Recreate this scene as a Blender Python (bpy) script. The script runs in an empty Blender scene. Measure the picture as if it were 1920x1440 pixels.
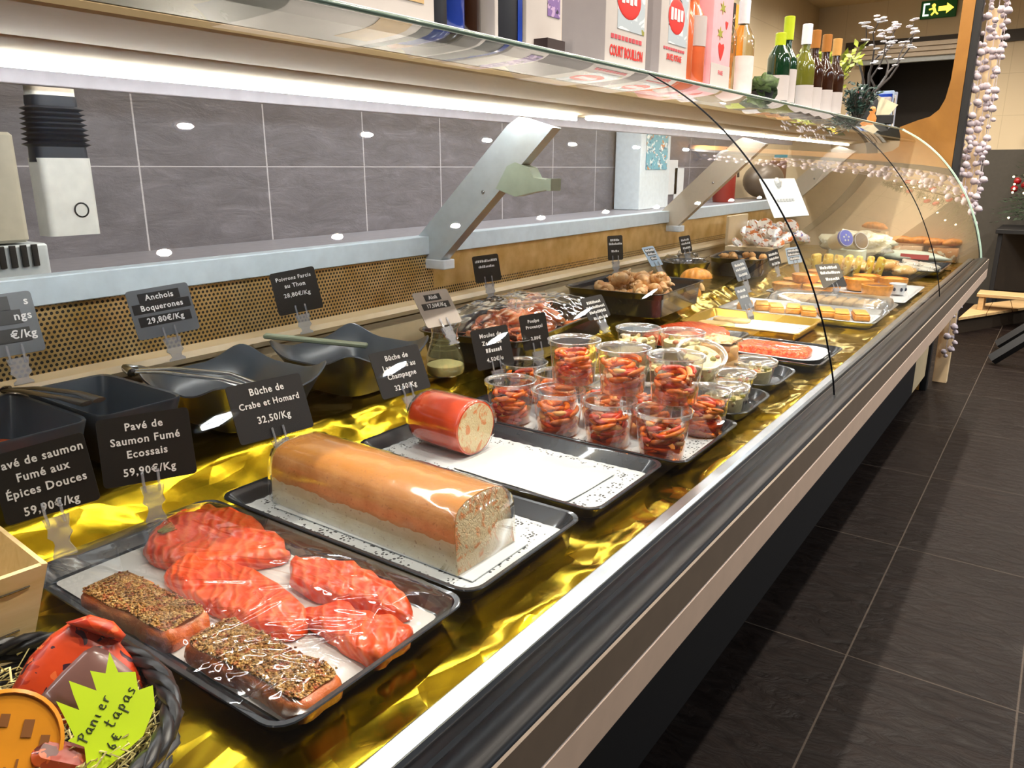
import bpy, bmesh, math, random
from math import sin, cos, pi, radians as rad
from mathutils import Vector, Matrix, Euler, noise as mnoise

SC = bpy.context.scene
COL = SC.collection
# ------------------------------------------------------------------ camera
cam_data = bpy.data.cameras.new('camera'); cam = bpy.data.objects.new('camera', cam_data); COL.objects.link(cam)
cam.location = (0, 0, 1.4)
cam.rotation_euler = (rad(90 - 15.6056), 0, rad(35.1488))
cam_data.sensor_width = 36; cam_data.lens = 36 * 1450 / 1920; cam_data.clip_start = 0.02; cam_data.clip_end = 60
SC.camera = cam
# ------------------------------------------------------------------ world, exposure
w = bpy.data.worlds.new('world'); SC.world = w; w.use_nodes = True
w.node_tree.nodes['Background'].inputs[0].default_value = (1.0, 0.86, 0.70, 1)
w.node_tree.nodes['Background'].inputs[1].default_value = 0.12
vs = SC.view_settings
vs.view_transform = 'Standard'; vs.look = 'None'; vs.gamma = 1; vs.use_curve_mapping = False
vs.exposure = 1.12
SC.cycles.max_bounces = 10; SC.cycles.diffuse_bounces = 3; SC.cycles.glossy_bounces = 4
SC.cycles.transparent_max_bounces = 24; SC.cycles.transmission_bounces = 6
SC.cycles.caustics_reflective = False; SC.cycles.caustics_refractive = False
SC.cycles.sample_clamp_indirect = 6
# lamp strengths (the lamps themselves are built further down)
TUBE_E = 33.0        # light tube under the canopy
SPOT_DISC_E = 120.0   # face of a ceiling spot
SPOT_W = 36.0        # its beam
ROUND_E = 24.0
BEAM_W = 90.0         # beam of the aisle downlights
STAFF_W = 40.0        # beam of the staff-side downlights       # round ceiling downlights
CEIL_Z = 3.1
R = random.Random(7)

# ------------------------------------------------------------------ materials
def s2l(c):
    return tuple((x / 12.92 if x <= 0.04045 else ((x + 0.055) / 1.055) ** 2.4) for x in c)
def hexc(h):
    return s2l(tuple(int(h[i:i + 2], 16) / 255 for i in (0, 2, 4))) + (1,)

class NT:
    def __init__(self, name):
        self.m = bpy.data.materials.new(name); self.m.use_nodes = True
        self.t = self.m.node_tree; self.t.nodes.clear()
        self.out = self.t.nodes.new('ShaderNodeOutputMaterial')
    def n(self, typ, **kw):
        nd = self.t.nodes.new('ShaderNode' + typ)
        for k, v in kw.items():
            if k.startswith('i_'):
                key = k[2:]
                key = int(key) if key.isdigit() else key.replace('_', ' ')
                nd.inputs[key].default_value = v
            else: setattr(nd, k, v)
        return nd
    def l(self, a, b): self.t.links.new(a, b)
    def math(self, op, a, b=None, c=None):
        nd = self.t.nodes.new('ShaderNodeMath'); nd.operation = op
        for i, v in enumerate((a, b, c)):
            if v is None: continue
            if isinstance(v, (int, float)): nd.inputs[i].default_value = v
            else: self.l(v, nd.inputs[i])
        return nd.outputs[0]
    def mix(self, f, a, b, blend='MIX'):
        nd = self.t.nodes.new('ShaderNodeMix'); nd.data_type = 'RGBA'; nd.blend_type = blend
        for s, v in ((nd.inputs[0], f), (nd.inputs[6], a), (nd.inputs[7], b)):
            if isinstance(v, (int, float, tuple, list)): s.default_value = v
            else: self.l(v, s)
        return nd.outputs[2]
    def ramp(self, f, stops):
        nd = self.t.nodes.new('ShaderNodeValToRGB'); r = nd.color_ramp
        while len(r.elements) < len(stops): r.elements.new(0.5)
        for e, (p, c) in zip(r.elements, stops):
            e.position = p; e.color = c if isinstance(c, (tuple, list)) else (c, c, c, 1)
        self.l(f, nd.inputs[0]); return nd.outputs[0]
    def coord(self, which='Object', scale=(1, 1, 1)):
        tc = self.n('TexCoord'); mp = self.n('Mapping'); mp.inputs['Scale'].default_value = scale
        self.l(tc.outputs[which], mp.inputs[0]); return mp.outputs[0]
    def noise(self, vec, scale, detail=3, rough=0.5, dist=0.0):
        nd = self.n('TexNoise'); nd.inputs['Scale'].default_value = scale; nd.inputs['Detail'].default_value = detail
        nd.inputs['Roughness'].default_value = rough; nd.inputs['Distortion'].default_value = dist
        self.l(vec, nd.inputs['Vector']); return nd.outputs[0]
    def vor(self, vec, scale, feature='F1', out=0, rnd=1.0):
        nd = self.n('TexVoronoi'); nd.feature = feature; nd.inputs['Scale'].default_value = scale
        nd.inputs['Randomness'].default_value = rnd
        self.l(vec, nd.inputs['Vector']); return nd.outputs[out]
    def bsdf(self, col, rough=0.5, metal=0.0, **kw):
        b = self.n('BsdfPrincipled')
        for key, v in (('Base Color', col), ('Roughness', rough), ('Metallic', metal)):
            if isinstance(v, (int, float, tuple, list)): b.inputs[key].default_value = v
            else: self.l(v, b.inputs[key])
        for k, v in kw.items():
            s = b.inputs[k.replace('_', ' ')]
            if isinstance(v, (int, float, tuple, list)): s.default_value = v
            else: self.l(v, s)
        self.b = b; self.l(b.outputs[0], self.out.inputs[0]); return b
    def bump(self, h, dist=0.01, strength=1.0, target=None):
        bp = self.n('Bump'); bp.inputs['Distance'].default_value = dist; bp.inputs['Strength'].default_value = strength
        self.l(h, bp.inputs['Height']); self.l(bp.outputs[0], (target or self.b).inputs['Normal']); return bp

MATS = {}
def plain(name, hx, rough=0.5, metal=0.0, var=0.06, vscale=30, **kw):
    """A one-colour material with a faint procedural mottling."""
    if name in MATS: return MATS[name]
    t = NT(name); c = hexc(hx); v = t.coord()
    nz = t.noise(v, vscale, 3)
    lo = tuple(x * (1 - var) for x in c[:3]) + (1,); hi = tuple(min(1, x * (1 + var)) for x in c[:3]) + (1,)
    t.bsdf(t.ramp(nz, [(0.3, lo), (0.7, hi)]), rough, metal, **kw)
    MATS[name] = t.m; return t.m
def emit(name, col, strength):
    t = NT(name); e = t.n('Emission'); e.inputs[0].default_value = col; e.inputs[1].default_value = strength
    t.l(e.outputs[0], t.out.inputs[0]); MATS[name] = t.m; return t.m
def clear(name, tint=(0.97, 0.985, 0.98, 1), rough=0.0, gain=1.7, bump=None, base=0.0, haze=None, bdist=0.016):
    """Thin clear sheet: see-through with a Fresnel reflection on top."""
    t = NT(name)
    g = t.n('NewGeometry'); fr = t.n('Fresnel')
    t.l(t.math('ADD', t.math('MULTIPLY', g.outputs['Backfacing'], 1 / 1.5 - 1.5), 1.5), fr.inputs['IOR'])
    f = t.math('MINIMUM', t.math('ADD', t.math('MULTIPLY', fr.outputs[0], gain), base), 1.0)
    tr = t.n('BsdfTransparent'); tr.inputs[0].default_value = tint
    gl = t.n('BsdfGlossy'); gl.inputs['Roughness'].default_value = rough; gl.inputs[0].default_value = (1, 1, 1, 1)
    sh = tr.outputs[0]
    if haze:
        df = t.n('BsdfDiffuse'); df.inputs[0].default_value = haze[1]
        mh = t.n('MixShader'); mh.inputs[0].default_value = haze[0]
        t.l(sh, mh.inputs[1]); t.l(df.outputs[0], mh.inputs[2]); sh = mh.outputs[0]
    mx = t.n('MixShader'); t.l(f, mx.inputs[0]); t.l(sh, mx.inputs[1]); t.l(gl.outputs[0], mx.inputs[2])
    t.l(mx.outputs[0], t.out.inputs[0])
    if bump:
        v = t.coord(); h = bump(t, v)
        bp = t.n('Bump'); bp.inputs['Distance'].default_value = bdist; bp.inputs['Strength'].default_value = 1.0
        t.l(h, bp.inputs['Height']); t.l(bp.outputs[0], gl.inputs['Normal']); t.l(bp.outputs[0], fr.inputs['Normal'])
    MATS[name] = t.m; return t.m

def grid_lines(t, comp, off, period, width):
    """1 on a grout line of the given period along one coordinate, else 0."""
    fr = t.math('FRACT', t.math('DIVIDE', t.math('SUBTRACT', comp, off), period))
    d = t.math('MINIMUM', fr, t.math('SUBTRACT', 1.0, fr))
    return t.math('LESS_THAN', d, width / period / 2)

def m_floor():
    t = NT('slate_floor'); v = t.coord(); sp = t.n('SeparateXYZ'); t.l(v, sp.inputs[0])
    g = t.math('MAXIMUM', grid_lines(t, sp.outputs[0], -0.338, 0.432, 0.005), grid_lines(t, sp.outputs[1], 2.215, 0.843, 0.004))
    mp = t.n('Mapping'); mp.inputs['Scale'].default_value = (1, 2.2, 1); t.l(v, mp.inputs[0])
    a = t.noise(mp.outputs[0], 9, 8, 0.62, 1.6); b = t.noise(v, 2.2, 3)
    tx = t.math('FLOOR', t.math('DIVIDE', t.math('SUBTRACT', sp.outputs[0], -0.338), 0.432))
    ty = t.math('FLOOR', t.math('DIVIDE', t.math('SUBTRACT', sp.outputs[1], 2.215), 0.843))
    cx = t.n('CombineXYZ'); t.l(tx, cx.inputs[0]); t.l(ty, cx.inputs[1])
    wn = t.n('TexWhiteNoise'); wn.noise_dimensions = '3D'; t.l(cx.outputs[0], wn.inputs[0])
    c = t.ramp(a, [(0.25, hexc('0b0706')), (0.5, hexc('150e0b')), (0.75, hexc('241a15'))])
    c = t.mix(t.math('MULTIPLY', b, 0.5), c, hexc('110b09'))
    c = t.mix(t.math('MULTIPLY', wn.outputs[0], 0.25), c, hexc('1c1410'))
    c = t.mix(g, c, hexc('4a4139'))
    t.bsdf(c, t.ramp(a, [(0.3, 0.35), (0.7, 0.55)]), Specular_IOR_Level=0.12)
    t.bump(t.math('SUBTRACT', a, t.math('MULTIPLY', g, 0.6)), 0.012, 0.6); return t.m
def m_walltile():
    t = NT('grey_slate_wall_tile'); v = t.coord(); sp = t.n('SeparateXYZ'); t.l(v, sp.inputs[0])
    g = t.math('MAXIMUM', grid_lines(t, sp.outputs[1], 2.012, 0.522, 0.006), grid_lines(t, sp.outputs[2], 1.405, 0.30, 0.004))
    a = t.noise(t.coord(scale=(1, 1, 3.4)), 5.0, 9, 0.7, 0.5)
    c = t.ramp(a, [(0.3, hexc('545257')), (0.55, hexc('66646a')), (0.85, hexc('84828a'))])
    c = t.mix(g, c, hexc('b0aeb2'))
    t.bsdf(c, 0.42, Specular_IOR_Level=0.4); t.bump(a, 0.01, 0.4); return t.m
def m_panelwall():
    t = NT('cream_wall_panel'); v = t.coord(); sp = t.n('SeparateXYZ'); t.l(v, sp.inputs[0])
    g = t.math('MAXIMUM', grid_lines(t, sp.outputs[0], -2.3, 0.4, 0.006), grid_lines(t, sp.outputs[2], 2.71, 0.4, 0.006))
    g = t.math('MAXIMUM', g, grid_lines(t, sp.outputs[1], 0.2, 0.8, 0.006))
    c = t.mix(t.math('MULTIPLY', g, 0.35), hexc('d9c7a6'), hexc('a8946f'))
    t.bsdf(c, 0.5); t.bump(t.noise(v, 8, 2), 0.003, 0.2); return t.m
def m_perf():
    t = NT('perforated_sheet_gold_reflection'); v = t.coord(); sp = t.n('SeparateXYZ'); t.l(v, sp.inputs[0])  # the reflected gold of the foil is put into the sheet's colour
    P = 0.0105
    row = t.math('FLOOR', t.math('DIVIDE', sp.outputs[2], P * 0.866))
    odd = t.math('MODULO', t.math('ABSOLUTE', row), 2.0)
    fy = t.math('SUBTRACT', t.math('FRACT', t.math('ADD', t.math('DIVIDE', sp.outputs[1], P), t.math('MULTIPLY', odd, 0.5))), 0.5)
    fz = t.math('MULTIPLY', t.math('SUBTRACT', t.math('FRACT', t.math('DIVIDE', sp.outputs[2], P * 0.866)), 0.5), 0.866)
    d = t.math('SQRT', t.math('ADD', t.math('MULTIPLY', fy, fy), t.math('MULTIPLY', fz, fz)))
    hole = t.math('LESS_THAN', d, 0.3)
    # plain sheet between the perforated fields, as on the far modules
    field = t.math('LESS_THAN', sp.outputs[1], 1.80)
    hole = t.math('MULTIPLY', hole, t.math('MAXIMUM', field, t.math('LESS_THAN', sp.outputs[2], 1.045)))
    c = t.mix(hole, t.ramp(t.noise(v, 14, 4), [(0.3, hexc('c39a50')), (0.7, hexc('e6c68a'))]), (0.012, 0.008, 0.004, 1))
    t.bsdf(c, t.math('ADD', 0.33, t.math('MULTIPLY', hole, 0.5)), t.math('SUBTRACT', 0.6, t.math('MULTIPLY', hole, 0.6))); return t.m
def m_foil():
    t = NT('crinkled_gold_foil'); v = t.coord()
    a = t.noise(t.coord(scale=(1.0, 0.5, 1)), 7, 2, 0.45, 1.2); c2 = t.vor(t.coord(scale=(1, 0.6, 1)), 13, 'DISTANCE_TO_EDGE'); b = t.noise(v, 40, 2, 0.4)
    t.bsdf(t.mix(t.noise(v, 3, 2), hexc('c9a61a'), hexc('e2c22e')), 0.2, 1.0)
    def facets(vec, sc):   # flat facets with sharp creases: a random plane in every cell
        vo = t.n('TexVoronoi'); vo.inputs['Scale'].default_value = sc; t.l(vec, vo.inputs['Vector'])
        d1 = t.n('VectorMath'); d1.operation = 'SUBTRACT'; t.l(vec, d1.inputs[0]); t.l(vo.outputs['Position'], d1.inputs[1])
        d2 = t.n('VectorMath'); d2.operation = 'SUBTRACT'; t.l(vo.outputs['Color'], d2.inputs[0]); d2.inputs[1].default_value = (.5, .5, .5)
        dp = t.n('VectorMath'); dp.operation = 'DOT_PRODUCT'; t.l(d1.outputs[0], dp.inputs[0]); t.l(d2.outputs[0], dp.inputs[1]); return dp.outputs['Value']
    wv = t.n('VectorMath'); wv.operation = 'ADD'; t.l(t.coord(scale=(1, .5, 1)), wv.inputs[0])
    nn = t.n('TexNoise'); nn.inputs['Scale'].default_value = 6; t.l(v, nn.inputs['Vector']); sc_ = t.n('VectorMath'); sc_.operation = 'SCALE'; sc_.inputs['Scale'].default_value = .05; t.l(nn.outputs['Color'], sc_.inputs[0]); t.l(sc_.outputs[0], wv.inputs[1])
    h = t.math('ADD', t.math('MULTIPLY', a, 0.010), t.math('ADD', t.math('MULTIPLY', facets(wv.outputs[0], 9), .30), t.math('MULTIPLY', facets(wv.outputs[0], 24), .15)))
    t.bump(h, 1.0, 0.75); return t.m
def m_salmon():
    t = NT('smoked_salmon_flesh'); v = t.coord()
    wv = t.n('TexWave'); wv.wave_type = 'BANDS'; wv.bands_direction = 'DIAGONAL'; wv.inputs['Scale'].default_value = 26
    wv.inputs['Distortion'].default_value = 6; wv.inputs['Detail'].default_value = 2; t.l(v, wv.inputs['Vector'])
    nz = t.noise(v, 22, 4)
    c = t.mix(t.math('MULTIPLY', t.math('POWER', wv.outputs['Fac'], 4.0), 0.4), t.ramp(nz, [(0.3, hexc('d8380c')), (0.7, hexc('ea5416'))]), hexc('f08a50'))
    t.bsdf(c, 0.28, Subsurface_Weight=0.06, Subsurface_Radius=(0.02, 0.006, 0.003), Coat_Weight=0.3); t.b.inputs['Subsurface Scale'].default_value = 0.3
    t.bump(t.math('ADD', wv.outputs['Fac'], nz), 0.003, 0.6); return t.m
def m_seedcrust():
    t = NT('spice_seed_crust'); v = t.coord()
    cl = t.vor(v, 300, 'F1', 1); ds = t.vor(v, 300, 'F1', 0)
    sp = t.n('SeparateColor'); t.l(cl, sp.inputs[0])
    c = t.ramp(sp.outputs[0], [(0.0, hexc('7d4c1e')), (0.3, hexc('b88038')), (0.55, hexc('d8ab62')), (0.75, hexc('8d5a22')), (0.9, hexc('e2c07f')), (1.0, hexc('b5481e'))])
    c = t.mix(t.math('MULTIPLY', t.math('LESS_THAN', t.noise(v, 70, 2), 0.42), 0.55), c, hexc('b0401a'))
    t.bsdf(c, 0.4, Coat_Weight=0.25); t.bump(t.math('SUBTRACT', 1.0, ds), 0.006, 1.0); return t.m
def m_salmonside():
    t = NT('cured_salmon_side'); v = t.coord(); nz = t.noise(v, 40, 5, 0.6)
    t.bsdf(t.ramp(nz, [(0.25, hexc('b5521f')), (0.5, hexc('dd7030')), (0.75, hexc('f0a468'))]), 0.3, Coat_Weight=0.4); t.bump(nz, 0.006, 0.7); return t.m
def m_terrine():
    t = NT('two_layer_terrine'); v = t.coord(); sp = t.n('SeparateXYZ'); t.l(v, sp.inputs[0])
    nz = t.noise(v, 28, 4, 0.6); spk = t.math('LESS_THAN', t.noise(v, 170, 2), 0.34)
    lv = t.math('ADD', sp.outputs[2], t.math('MULTIPLY', t.math('SUBTRACT', nz, 0.5), 0.022))
    cr = t.ramp(nz, [(0.3, hexc('e8d3a0')), (0.7, hexc('f4e6c0'))]); og = t.ramp(nz, [(0.3, hexc('d08a45')), (0.7, hexc('e8ad6c'))])
    c = t.mix(t.math('GREATER_THAN', lv, 0.043), cr, og)
    c = t.mix(t.ramp(sp.outputs[2], [(0.082, 0.0), (0.094, 1.0)]), c, hexc('c8822c'))
    c = t.mix(t.math('MULTIPLY', spk, 0.45), c, hexc('a5622c'))
    t.bsdf(c, 0.35, Coat_Weight=0.6, Coat_Roughness=0.08); t.bump(nz, 0.004, 0.5); return t.m
def m_cutface(name, base, warm, edge):
    t = NT(name); v = t.coord(); nz = t.noise(v, 34, 5, 0.6, 1.5); wv = t.noise(t.coord(scale=(1, 1, 0.7)), 110, 3, 0.6, 2.5)
    c = t.ramp(nz, [(0.35, hexc(base)), (0.50, hexc(base)), (0.60, hexc(warm))])
    c = t.mix(t.math('MULTIPLY', t.math('GREATER_THAN', wv, 0.60), 0.3), c, hexc(edge))
    c = t.mix(t.math('MULTIPLY', t.math('LESS_THAN', wv, 0.36), 0.3), c, hexc('f3e8cc'))
    t.bsdf(c, 0.5); t.bump(wv, 0.005, 0.6); return t.m
def m_paperlace():
    """White lace paper: black dots of tray show through the pierced border; u in [0,1] runs over the sheet."""
    t = NT('lace_paper'); tc = t.n('TexCoord'); sp = t.n('SeparateXYZ'); t.l(tc.outputs['Generated'], sp.inputs[0])
    ex = t.math('MINIMUM', sp.outputs[0], t.math('SUBTRACT', 1.0, sp.outputs[0])); ey = t.math('MINIMUM', sp.outputs[1], t.math('SUBTRACT', 1.0, sp.outputs[1]))
    e = t.math('MINIMUM', ex, t.math('MULTIPLY', ey, 0.55))
    band = t.math('MULTIPLY', t.math('GREATER_THAN', e, 0.022), t.math('LESS_THAN', e, 0.085))
    v = t.coord(); d = t.vor(v, 150, 'F1', 0, 0.7)
    nz = t.noise(v, 55, 2, 0.5)
    hole = t.math('MULTIPLY', band, t.math('MULTIPLY', t.math('LESS_THAN', d, 0.36), t.math('GREATER_THAN', nz, 0.49)))
    c = t.mix(hole, hexc('c3c8ca'), (0.02, 0.022, 0.025, 1)); t.bsdf(c, 0.6); t.bump(t.noise(v, 120, 2), 0.002, 0.5); return t.m
def m_wood(name, a, b, scale=(1, 14, 14), rough=0.5):
    t = NT(name); v = t.coord(scale=scale); n1 = t.noise(v, 2.5, 6, 0.6, 0.8)
    t.bsdf(t.ramp(n1, [(0.3, hexc(a)), (0.7, hexc(b))]), rough); t.bump(n1, 0.002, 0.3); return t.m
def m_speckle(name, stops, scale=60, rough=0.35, bump=0.004, **kw):
    t = NT(name); v = t.coord(); cl = t.vor(v, scale, 'F1', 1); sp = t.n('SeparateColor'); t.l(cl, sp.inputs[0])
    t.bsdf(t.ramp(sp.outputs[0], [(p, hexc(c)) for p, c in stops]), rough, **kw)
    t.bump(t.math('SUBTRACT', 1.0, t.vor(v, scale, 'F1', 0)), bump, 0.8); return t.m
def m_print(name, bg, blobs, scale):
    """Printed pack: patches of the given colours over a background."""
    t = NT(name); v = t.coord(); c = hexc(bg)
    for k, (hx, thr) in enumerate(blobs):
        nz = t.noise(t.coord(scale=(1, 1, 1 + 0.3 * k)), scale * (1 + 0.37 * k), 2, 0.5, 0.6)
        c = t.mix(t.math('GREATER_THAN', nz, thr), c, hexc(hx))
    t.bsdf(c, 0.35, Coat_Weight=0.4); t.bump(t.noise(v, scale, 2), 0.004, 0.35); return t.m

M = {}
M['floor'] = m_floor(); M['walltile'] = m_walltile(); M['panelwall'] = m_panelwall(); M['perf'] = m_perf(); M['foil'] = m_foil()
M['salmon'] = m_salmon(); M['crust'] = m_seedcrust(); M['salmonside'] = m_salmonside(); M['terrine'] = m_terrine()
M['cut'] = m_cutface('terrine_cut_face', 'd9c39a', 'd98a52', 'b9854c'); M['cutroll'] = m_cutface('roll_cut_face', 'e2cfa0', 'e08a50', 'c9a05c')
M['lace'] = m_paperlace()
M['ceiling'] = plain('ceiling_paint', 'd6c194', 0.7); M['darkband'] = plain('dark_band', '33291f', 0.5); M['dado'] = plain('grey_dado', '4a463f', 0.5)
M['white'] = plain('white_enamel', 'dfe3e6', 0.3); M['paleblue'] = plain('pale_blue_enamel', 'cfdbe2', 0.3); M['cream'] = plain('cream_enamel', 'd2c4b0', 0.35, var=0.03)
M['warmcream'] = plain('warm_cream_enamel', 'ddc39a', 0.35, var=0.03)
M['alu'] = plain('brushed_aluminium', 'c9cdd0', 0.28, 0.9); M['steel'] = plain('steel', 'b8bcc0', 0.2, 1.0); M['grey'] = plain('grey_enamel', 'b9c1c4', 0.35)
M['black'] = plain('black_gloss_plastic', '07090e', 0.34, Specular_IOR_Level=0.12); M['tray'] = plain('black_melamine', '24282e', 0.26, Coat_Weight=0.5); M['bin'] = plain('black_melamine_blue_sheen', '454d56', 0.33, Coat_Weight=0.5, Coat_Roughness=0.2); M['canopy'] = plain('canopy_cream', 'a58f6c', 0.8, var=0.02, Specular_IOR_Level=0.12); M['matblack'] = plain('matt_black', '0d0c0d', 0.6)  # bin: the blue-grey gloss of black melamine is put into its colour
M['taupe'] = plain('taupe_panel', '6a5d50', 0.45); M['beige'] = plain('beige_strip', 'c3ab98', 0.4, var=0.04); M['creampanel'] = plain('cream_base_panel', 'c9b48e', 0.5)
M['glass'] = clear('curved_counter_glass', (0.98, 0.99, 0.985, 1), gain=1.15); M['plastic'] = clear('clear_plastic', (0.985, 0.985, 0.985, 1), 0.04, 1.3, base=0.012)
M['rim'] = clear('clear_plastic_rim', (0.88, 0.90, 0.91, 1), 0.12, 1.6, base=0.16, haze=(0.12, (0.9, 0.92, 0.95, 1)))
M['film'] = clear('cling_film', (0.99, 0.995, 0.995, 1), 0.07, 1.5, base=0.03)
M['wrap'] = clear('tight_clear_wrap', (0.99, 0.99, 0.985, 1), 0.09, 1.1)
M['slate'] = plain('slate_card', '201d1b', 0.5, Specular_IOR_Level=.25); M['greysheen'] = plain('slate_card_grey_sheen', '5f6368', 0.4); M['beigesheen'] = plain('slate_card_beige_reflection', 'a3968a', 0.35); M['bluecard'] = plain('pale_blue_card', '9fb4c6', 0.4)  # grey and beige cards: gloss reflection on dark card put into the base colour
M['ink'] = plain('white_lettering', 'e8e6e2', 0.5); M['tape'] = plain('black_label_tape', '151416', 0.4); M['pen'] = plain('dark_pen', '2a3310', 0.6)
M['neon'] = plain('neon_yellow_card', 'bfdc00', 0.55, var=0.02); M['pine'] = m_wood('pale_pine', 'd8b878', 'ecd3a0', (14, 1.5, 14)); M['staple'] = plain('dark_staple', '3a3024', 0.4, 0.6)
M['plywood'] = m_wood('golden_plywood', '875a1c', 'a5712c', (1, 1, 1), 0.45); M['bench'] = m_wood('light_bench_wood', 'b8925e', 'd9b684', (1.5, 16, 16))
M['wick'] = plain('black_wicker', '17171a', 0.35, var=0.3, vscale=120); M['woodwool'] = plain('wood_wool', 'f0e0a0', 0.6, var=0.2)
M['rollskin'] = plain('orange_red_roll_skin', 'd84a1c', 0.25, var=0.15, Coat_Weight=0.8, Coat_Roughness=0.06)
M['paper'] = plain('white_paper', 'c6cacc', 0.6, var=0.02); M['parch'] = plain('waxed_paper', 'c9cac8', 0.35, var=0.03)
M['sage'] = plain('sage_green_plastic', '8f9a82', 0.4)
# ------------------------------------------------------------------ mesh helpers
class MB:
    """Collects shapes and links them as ONE mesh object."""
    def __init__(self): self.v = []; self.f = []; self.fm = []; self.mi = 0
    def add(self, vs, fs, mat=None):
        b = len(self.v); self.v.extend([tuple(p) for p in vs])
        for f in fs: self.f.append(tuple(i + b for i in f)); self.fm.append(self.mi)
        return self
    def box(self, x0, x1, y0, y1, z0, z1):
        vs = [(x, y, z) for z in (z0, z1) for y in (y0, y1) for x in (x0, x1)]
        return self.add(vs, [(0, 2, 3, 1), (4, 5, 7, 6), (0, 1, 5, 4), (2, 6, 7, 3), (0, 4, 6, 2), (1, 3, 7, 5)])
    def rbox(self, x0, x1, y0, y1, z0, z1, r=0.005, n=3, c=None):
        """Box with rounded vertical edges and a small chamfer top and bottom."""
        c = r * 0.5 if c is None else c; cx, cy = (x0 + x1) / 2, (y0 + y1) / 2; W, D = x1 - x0, y1 - y0
        rings = []
        for z, ins in ((z0, c), (z0 + c, 0), (z1 - c, 0), (z1, c)):
            rings.append([(cx + p[0], cy + p[1], z) for p in rrect(W - 2 * ins, D - 2 * ins, max(r - ins, 0.0005), n)])
        return self.loft(rings)
    def loft(self, rings, cap0=True, cap1=True, closed=True):
        n = len(rings[0]); vs = [p for r in rings for p in r]; fs = []
        for k in range(len(rings) - 1):
            for i in range(n if closed else n - 1):
                j = (i + 1) % n; fs.append((k * n + i, k * n + j, (k + 1) * n + j, (k + 1) * n + i))
        if cap0: fs.append(tuple(reversed(range(n))))
        if cap1: fs.append(tuple((len(rings) - 1) * n + i for i in range(n)))
        return self.add(vs, fs)
    def prism(self, poly, a, b, axis='y'):
        """Extrude a 2-D polygon along an axis: axis y takes (x, z), x takes (y, z), z takes (x, y)."""
        def P(p, t): return {'y': (p[0], t, p[1]), 'x': (t, p[0], p[1]), 'z': (p[0], p[1], t)}[axis]
        n = len(poly); vs = [P(p, a) for p in poly] + [P(p, b) for p in poly]
        fs = [(i, (i + 1) % n, n + (i + 1) % n, n + i) for i in range(n)] + [tuple(reversed(range(n))), tuple(range(n, 2 * n))]
        return self.add(vs, fs)
    def lathe(self, prof, n=24, c=(0, 0), cap0=False, cap1=False):
        return self.loft([[(c[0] + r * cos(2 * pi * i / n), c[1] + r * sin(2 * pi * i / n), z) for i in range(n)] for r, z in prof], cap0, cap1)
    def tube(self, path, r, n=8, closed=False, flat=1.0):
        path = [Vector(p) for p in path]; m = len(path); rings = []; up = Vector((0, 0, 1)); prev = None
        for i, p in enumerate(path):
            if closed: d = path[(i + 1) % m] - path[i - 1]
            else: d = path[min(i + 1, m - 1)] - path[max(i - 1, 0)]
            d.normalize()
            s = d.cross(up if prev is None else prev[1])
            if s.length < 1e-4: s = d.cross(Vector((1, 0, 0)))
            s.normalize(); u = s.cross(d); prev = (s, u)
            rr = r[i] if isinstance(r, (list, tuple)) else r
            rings.append([p + s * (rr * cos(2 * pi * k / n)) + u * (rr * flat * sin(2 * pi * k / n)) for k in range(n)])
        if closed: rings.append(rings[0]); return self.loft(rings, False, False)
        return self.loft(rings)
    def ball(self, c, rx, ry=None, rz=None, n=12, m=8, seed=None, amp=0.0, freq=30, rot=None):
        ry = rx if ry is None else ry; rz = rx if rz is None else rz; vs = []; fs = []
        for j in range(m + 1):
            th = pi * j / m
            for i in range(n):
                ph = 2 * pi * i / n; d = Vector((sin(th) * cos(ph), sin(th) * sin(ph), -cos(th)))
                k = 1 + (amp * mnoise.noise(d * freq * 0.1 + Vector((seed * 3.1, seed, 0))) if seed is not None else 0)
                p = Vector((d.x * rx, d.y * ry, d.z * rz)) * k
                if rot is not None: p = rot @ p
                vs.append(p + Vector(c))
        for j in range(m):
            for i in range(n): fs.append((j * n + i, j * n + (i + 1) % n, (j + 1) * n + (i + 1) % n, (j + 1) * n + i))
        return self.add(vs, fs)
    def grid(self, fn, nu, nv):
        vs = [fn(i / nu, j / nv) for j in range(nv + 1) for i in range(nu + 1)]
        fs = [(j * (nu + 1) + i, j * (nu + 1) + i + 1, (j + 1) * (nu + 1) + i + 1, (j + 1) * (nu + 1) + i) for j in range(nv) for i in range(nu)]
        return self.add(vs, fs)
    def xf(self, mat, start=0):
        self.v[start:] = [tuple(mat @ Vector(p)) for p in self.v[start:]]; return self
    def mesh(self, name, mats, ang=40):
        me = bpy.data.meshes.new(name); me.from_pydata(self.v, [], self.f)
        for m in (mats if isinstance(mats, (list, tuple)) else [mats]): me.materials.append(m)
        if any(self.fm): me.polygons.foreach_set('material_index', self.fm)
        me.polygons.foreach_set('use_smooth', [True] * len(me.polygons))
        bm = bmesh.new(); bm.from_mesh(me); bmesh.ops.recalc_face_normals(bm, faces=bm.faces); bm.to_mesh(me); bm.free()
        me.set_sharp_from_angle(angle=rad(ang)); me.update(); return me
    def build(self, name, mats, parent=None, ang=40, loc=None, rot=None):
        o = bpy.data.objects.new(name, self.mesh(name, mats, ang)); COL.objects.link(o); o.parent = parent
        if loc is not None: o.location = loc
        if rot is not None: o.rotation_euler = rot
        return o
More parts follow.
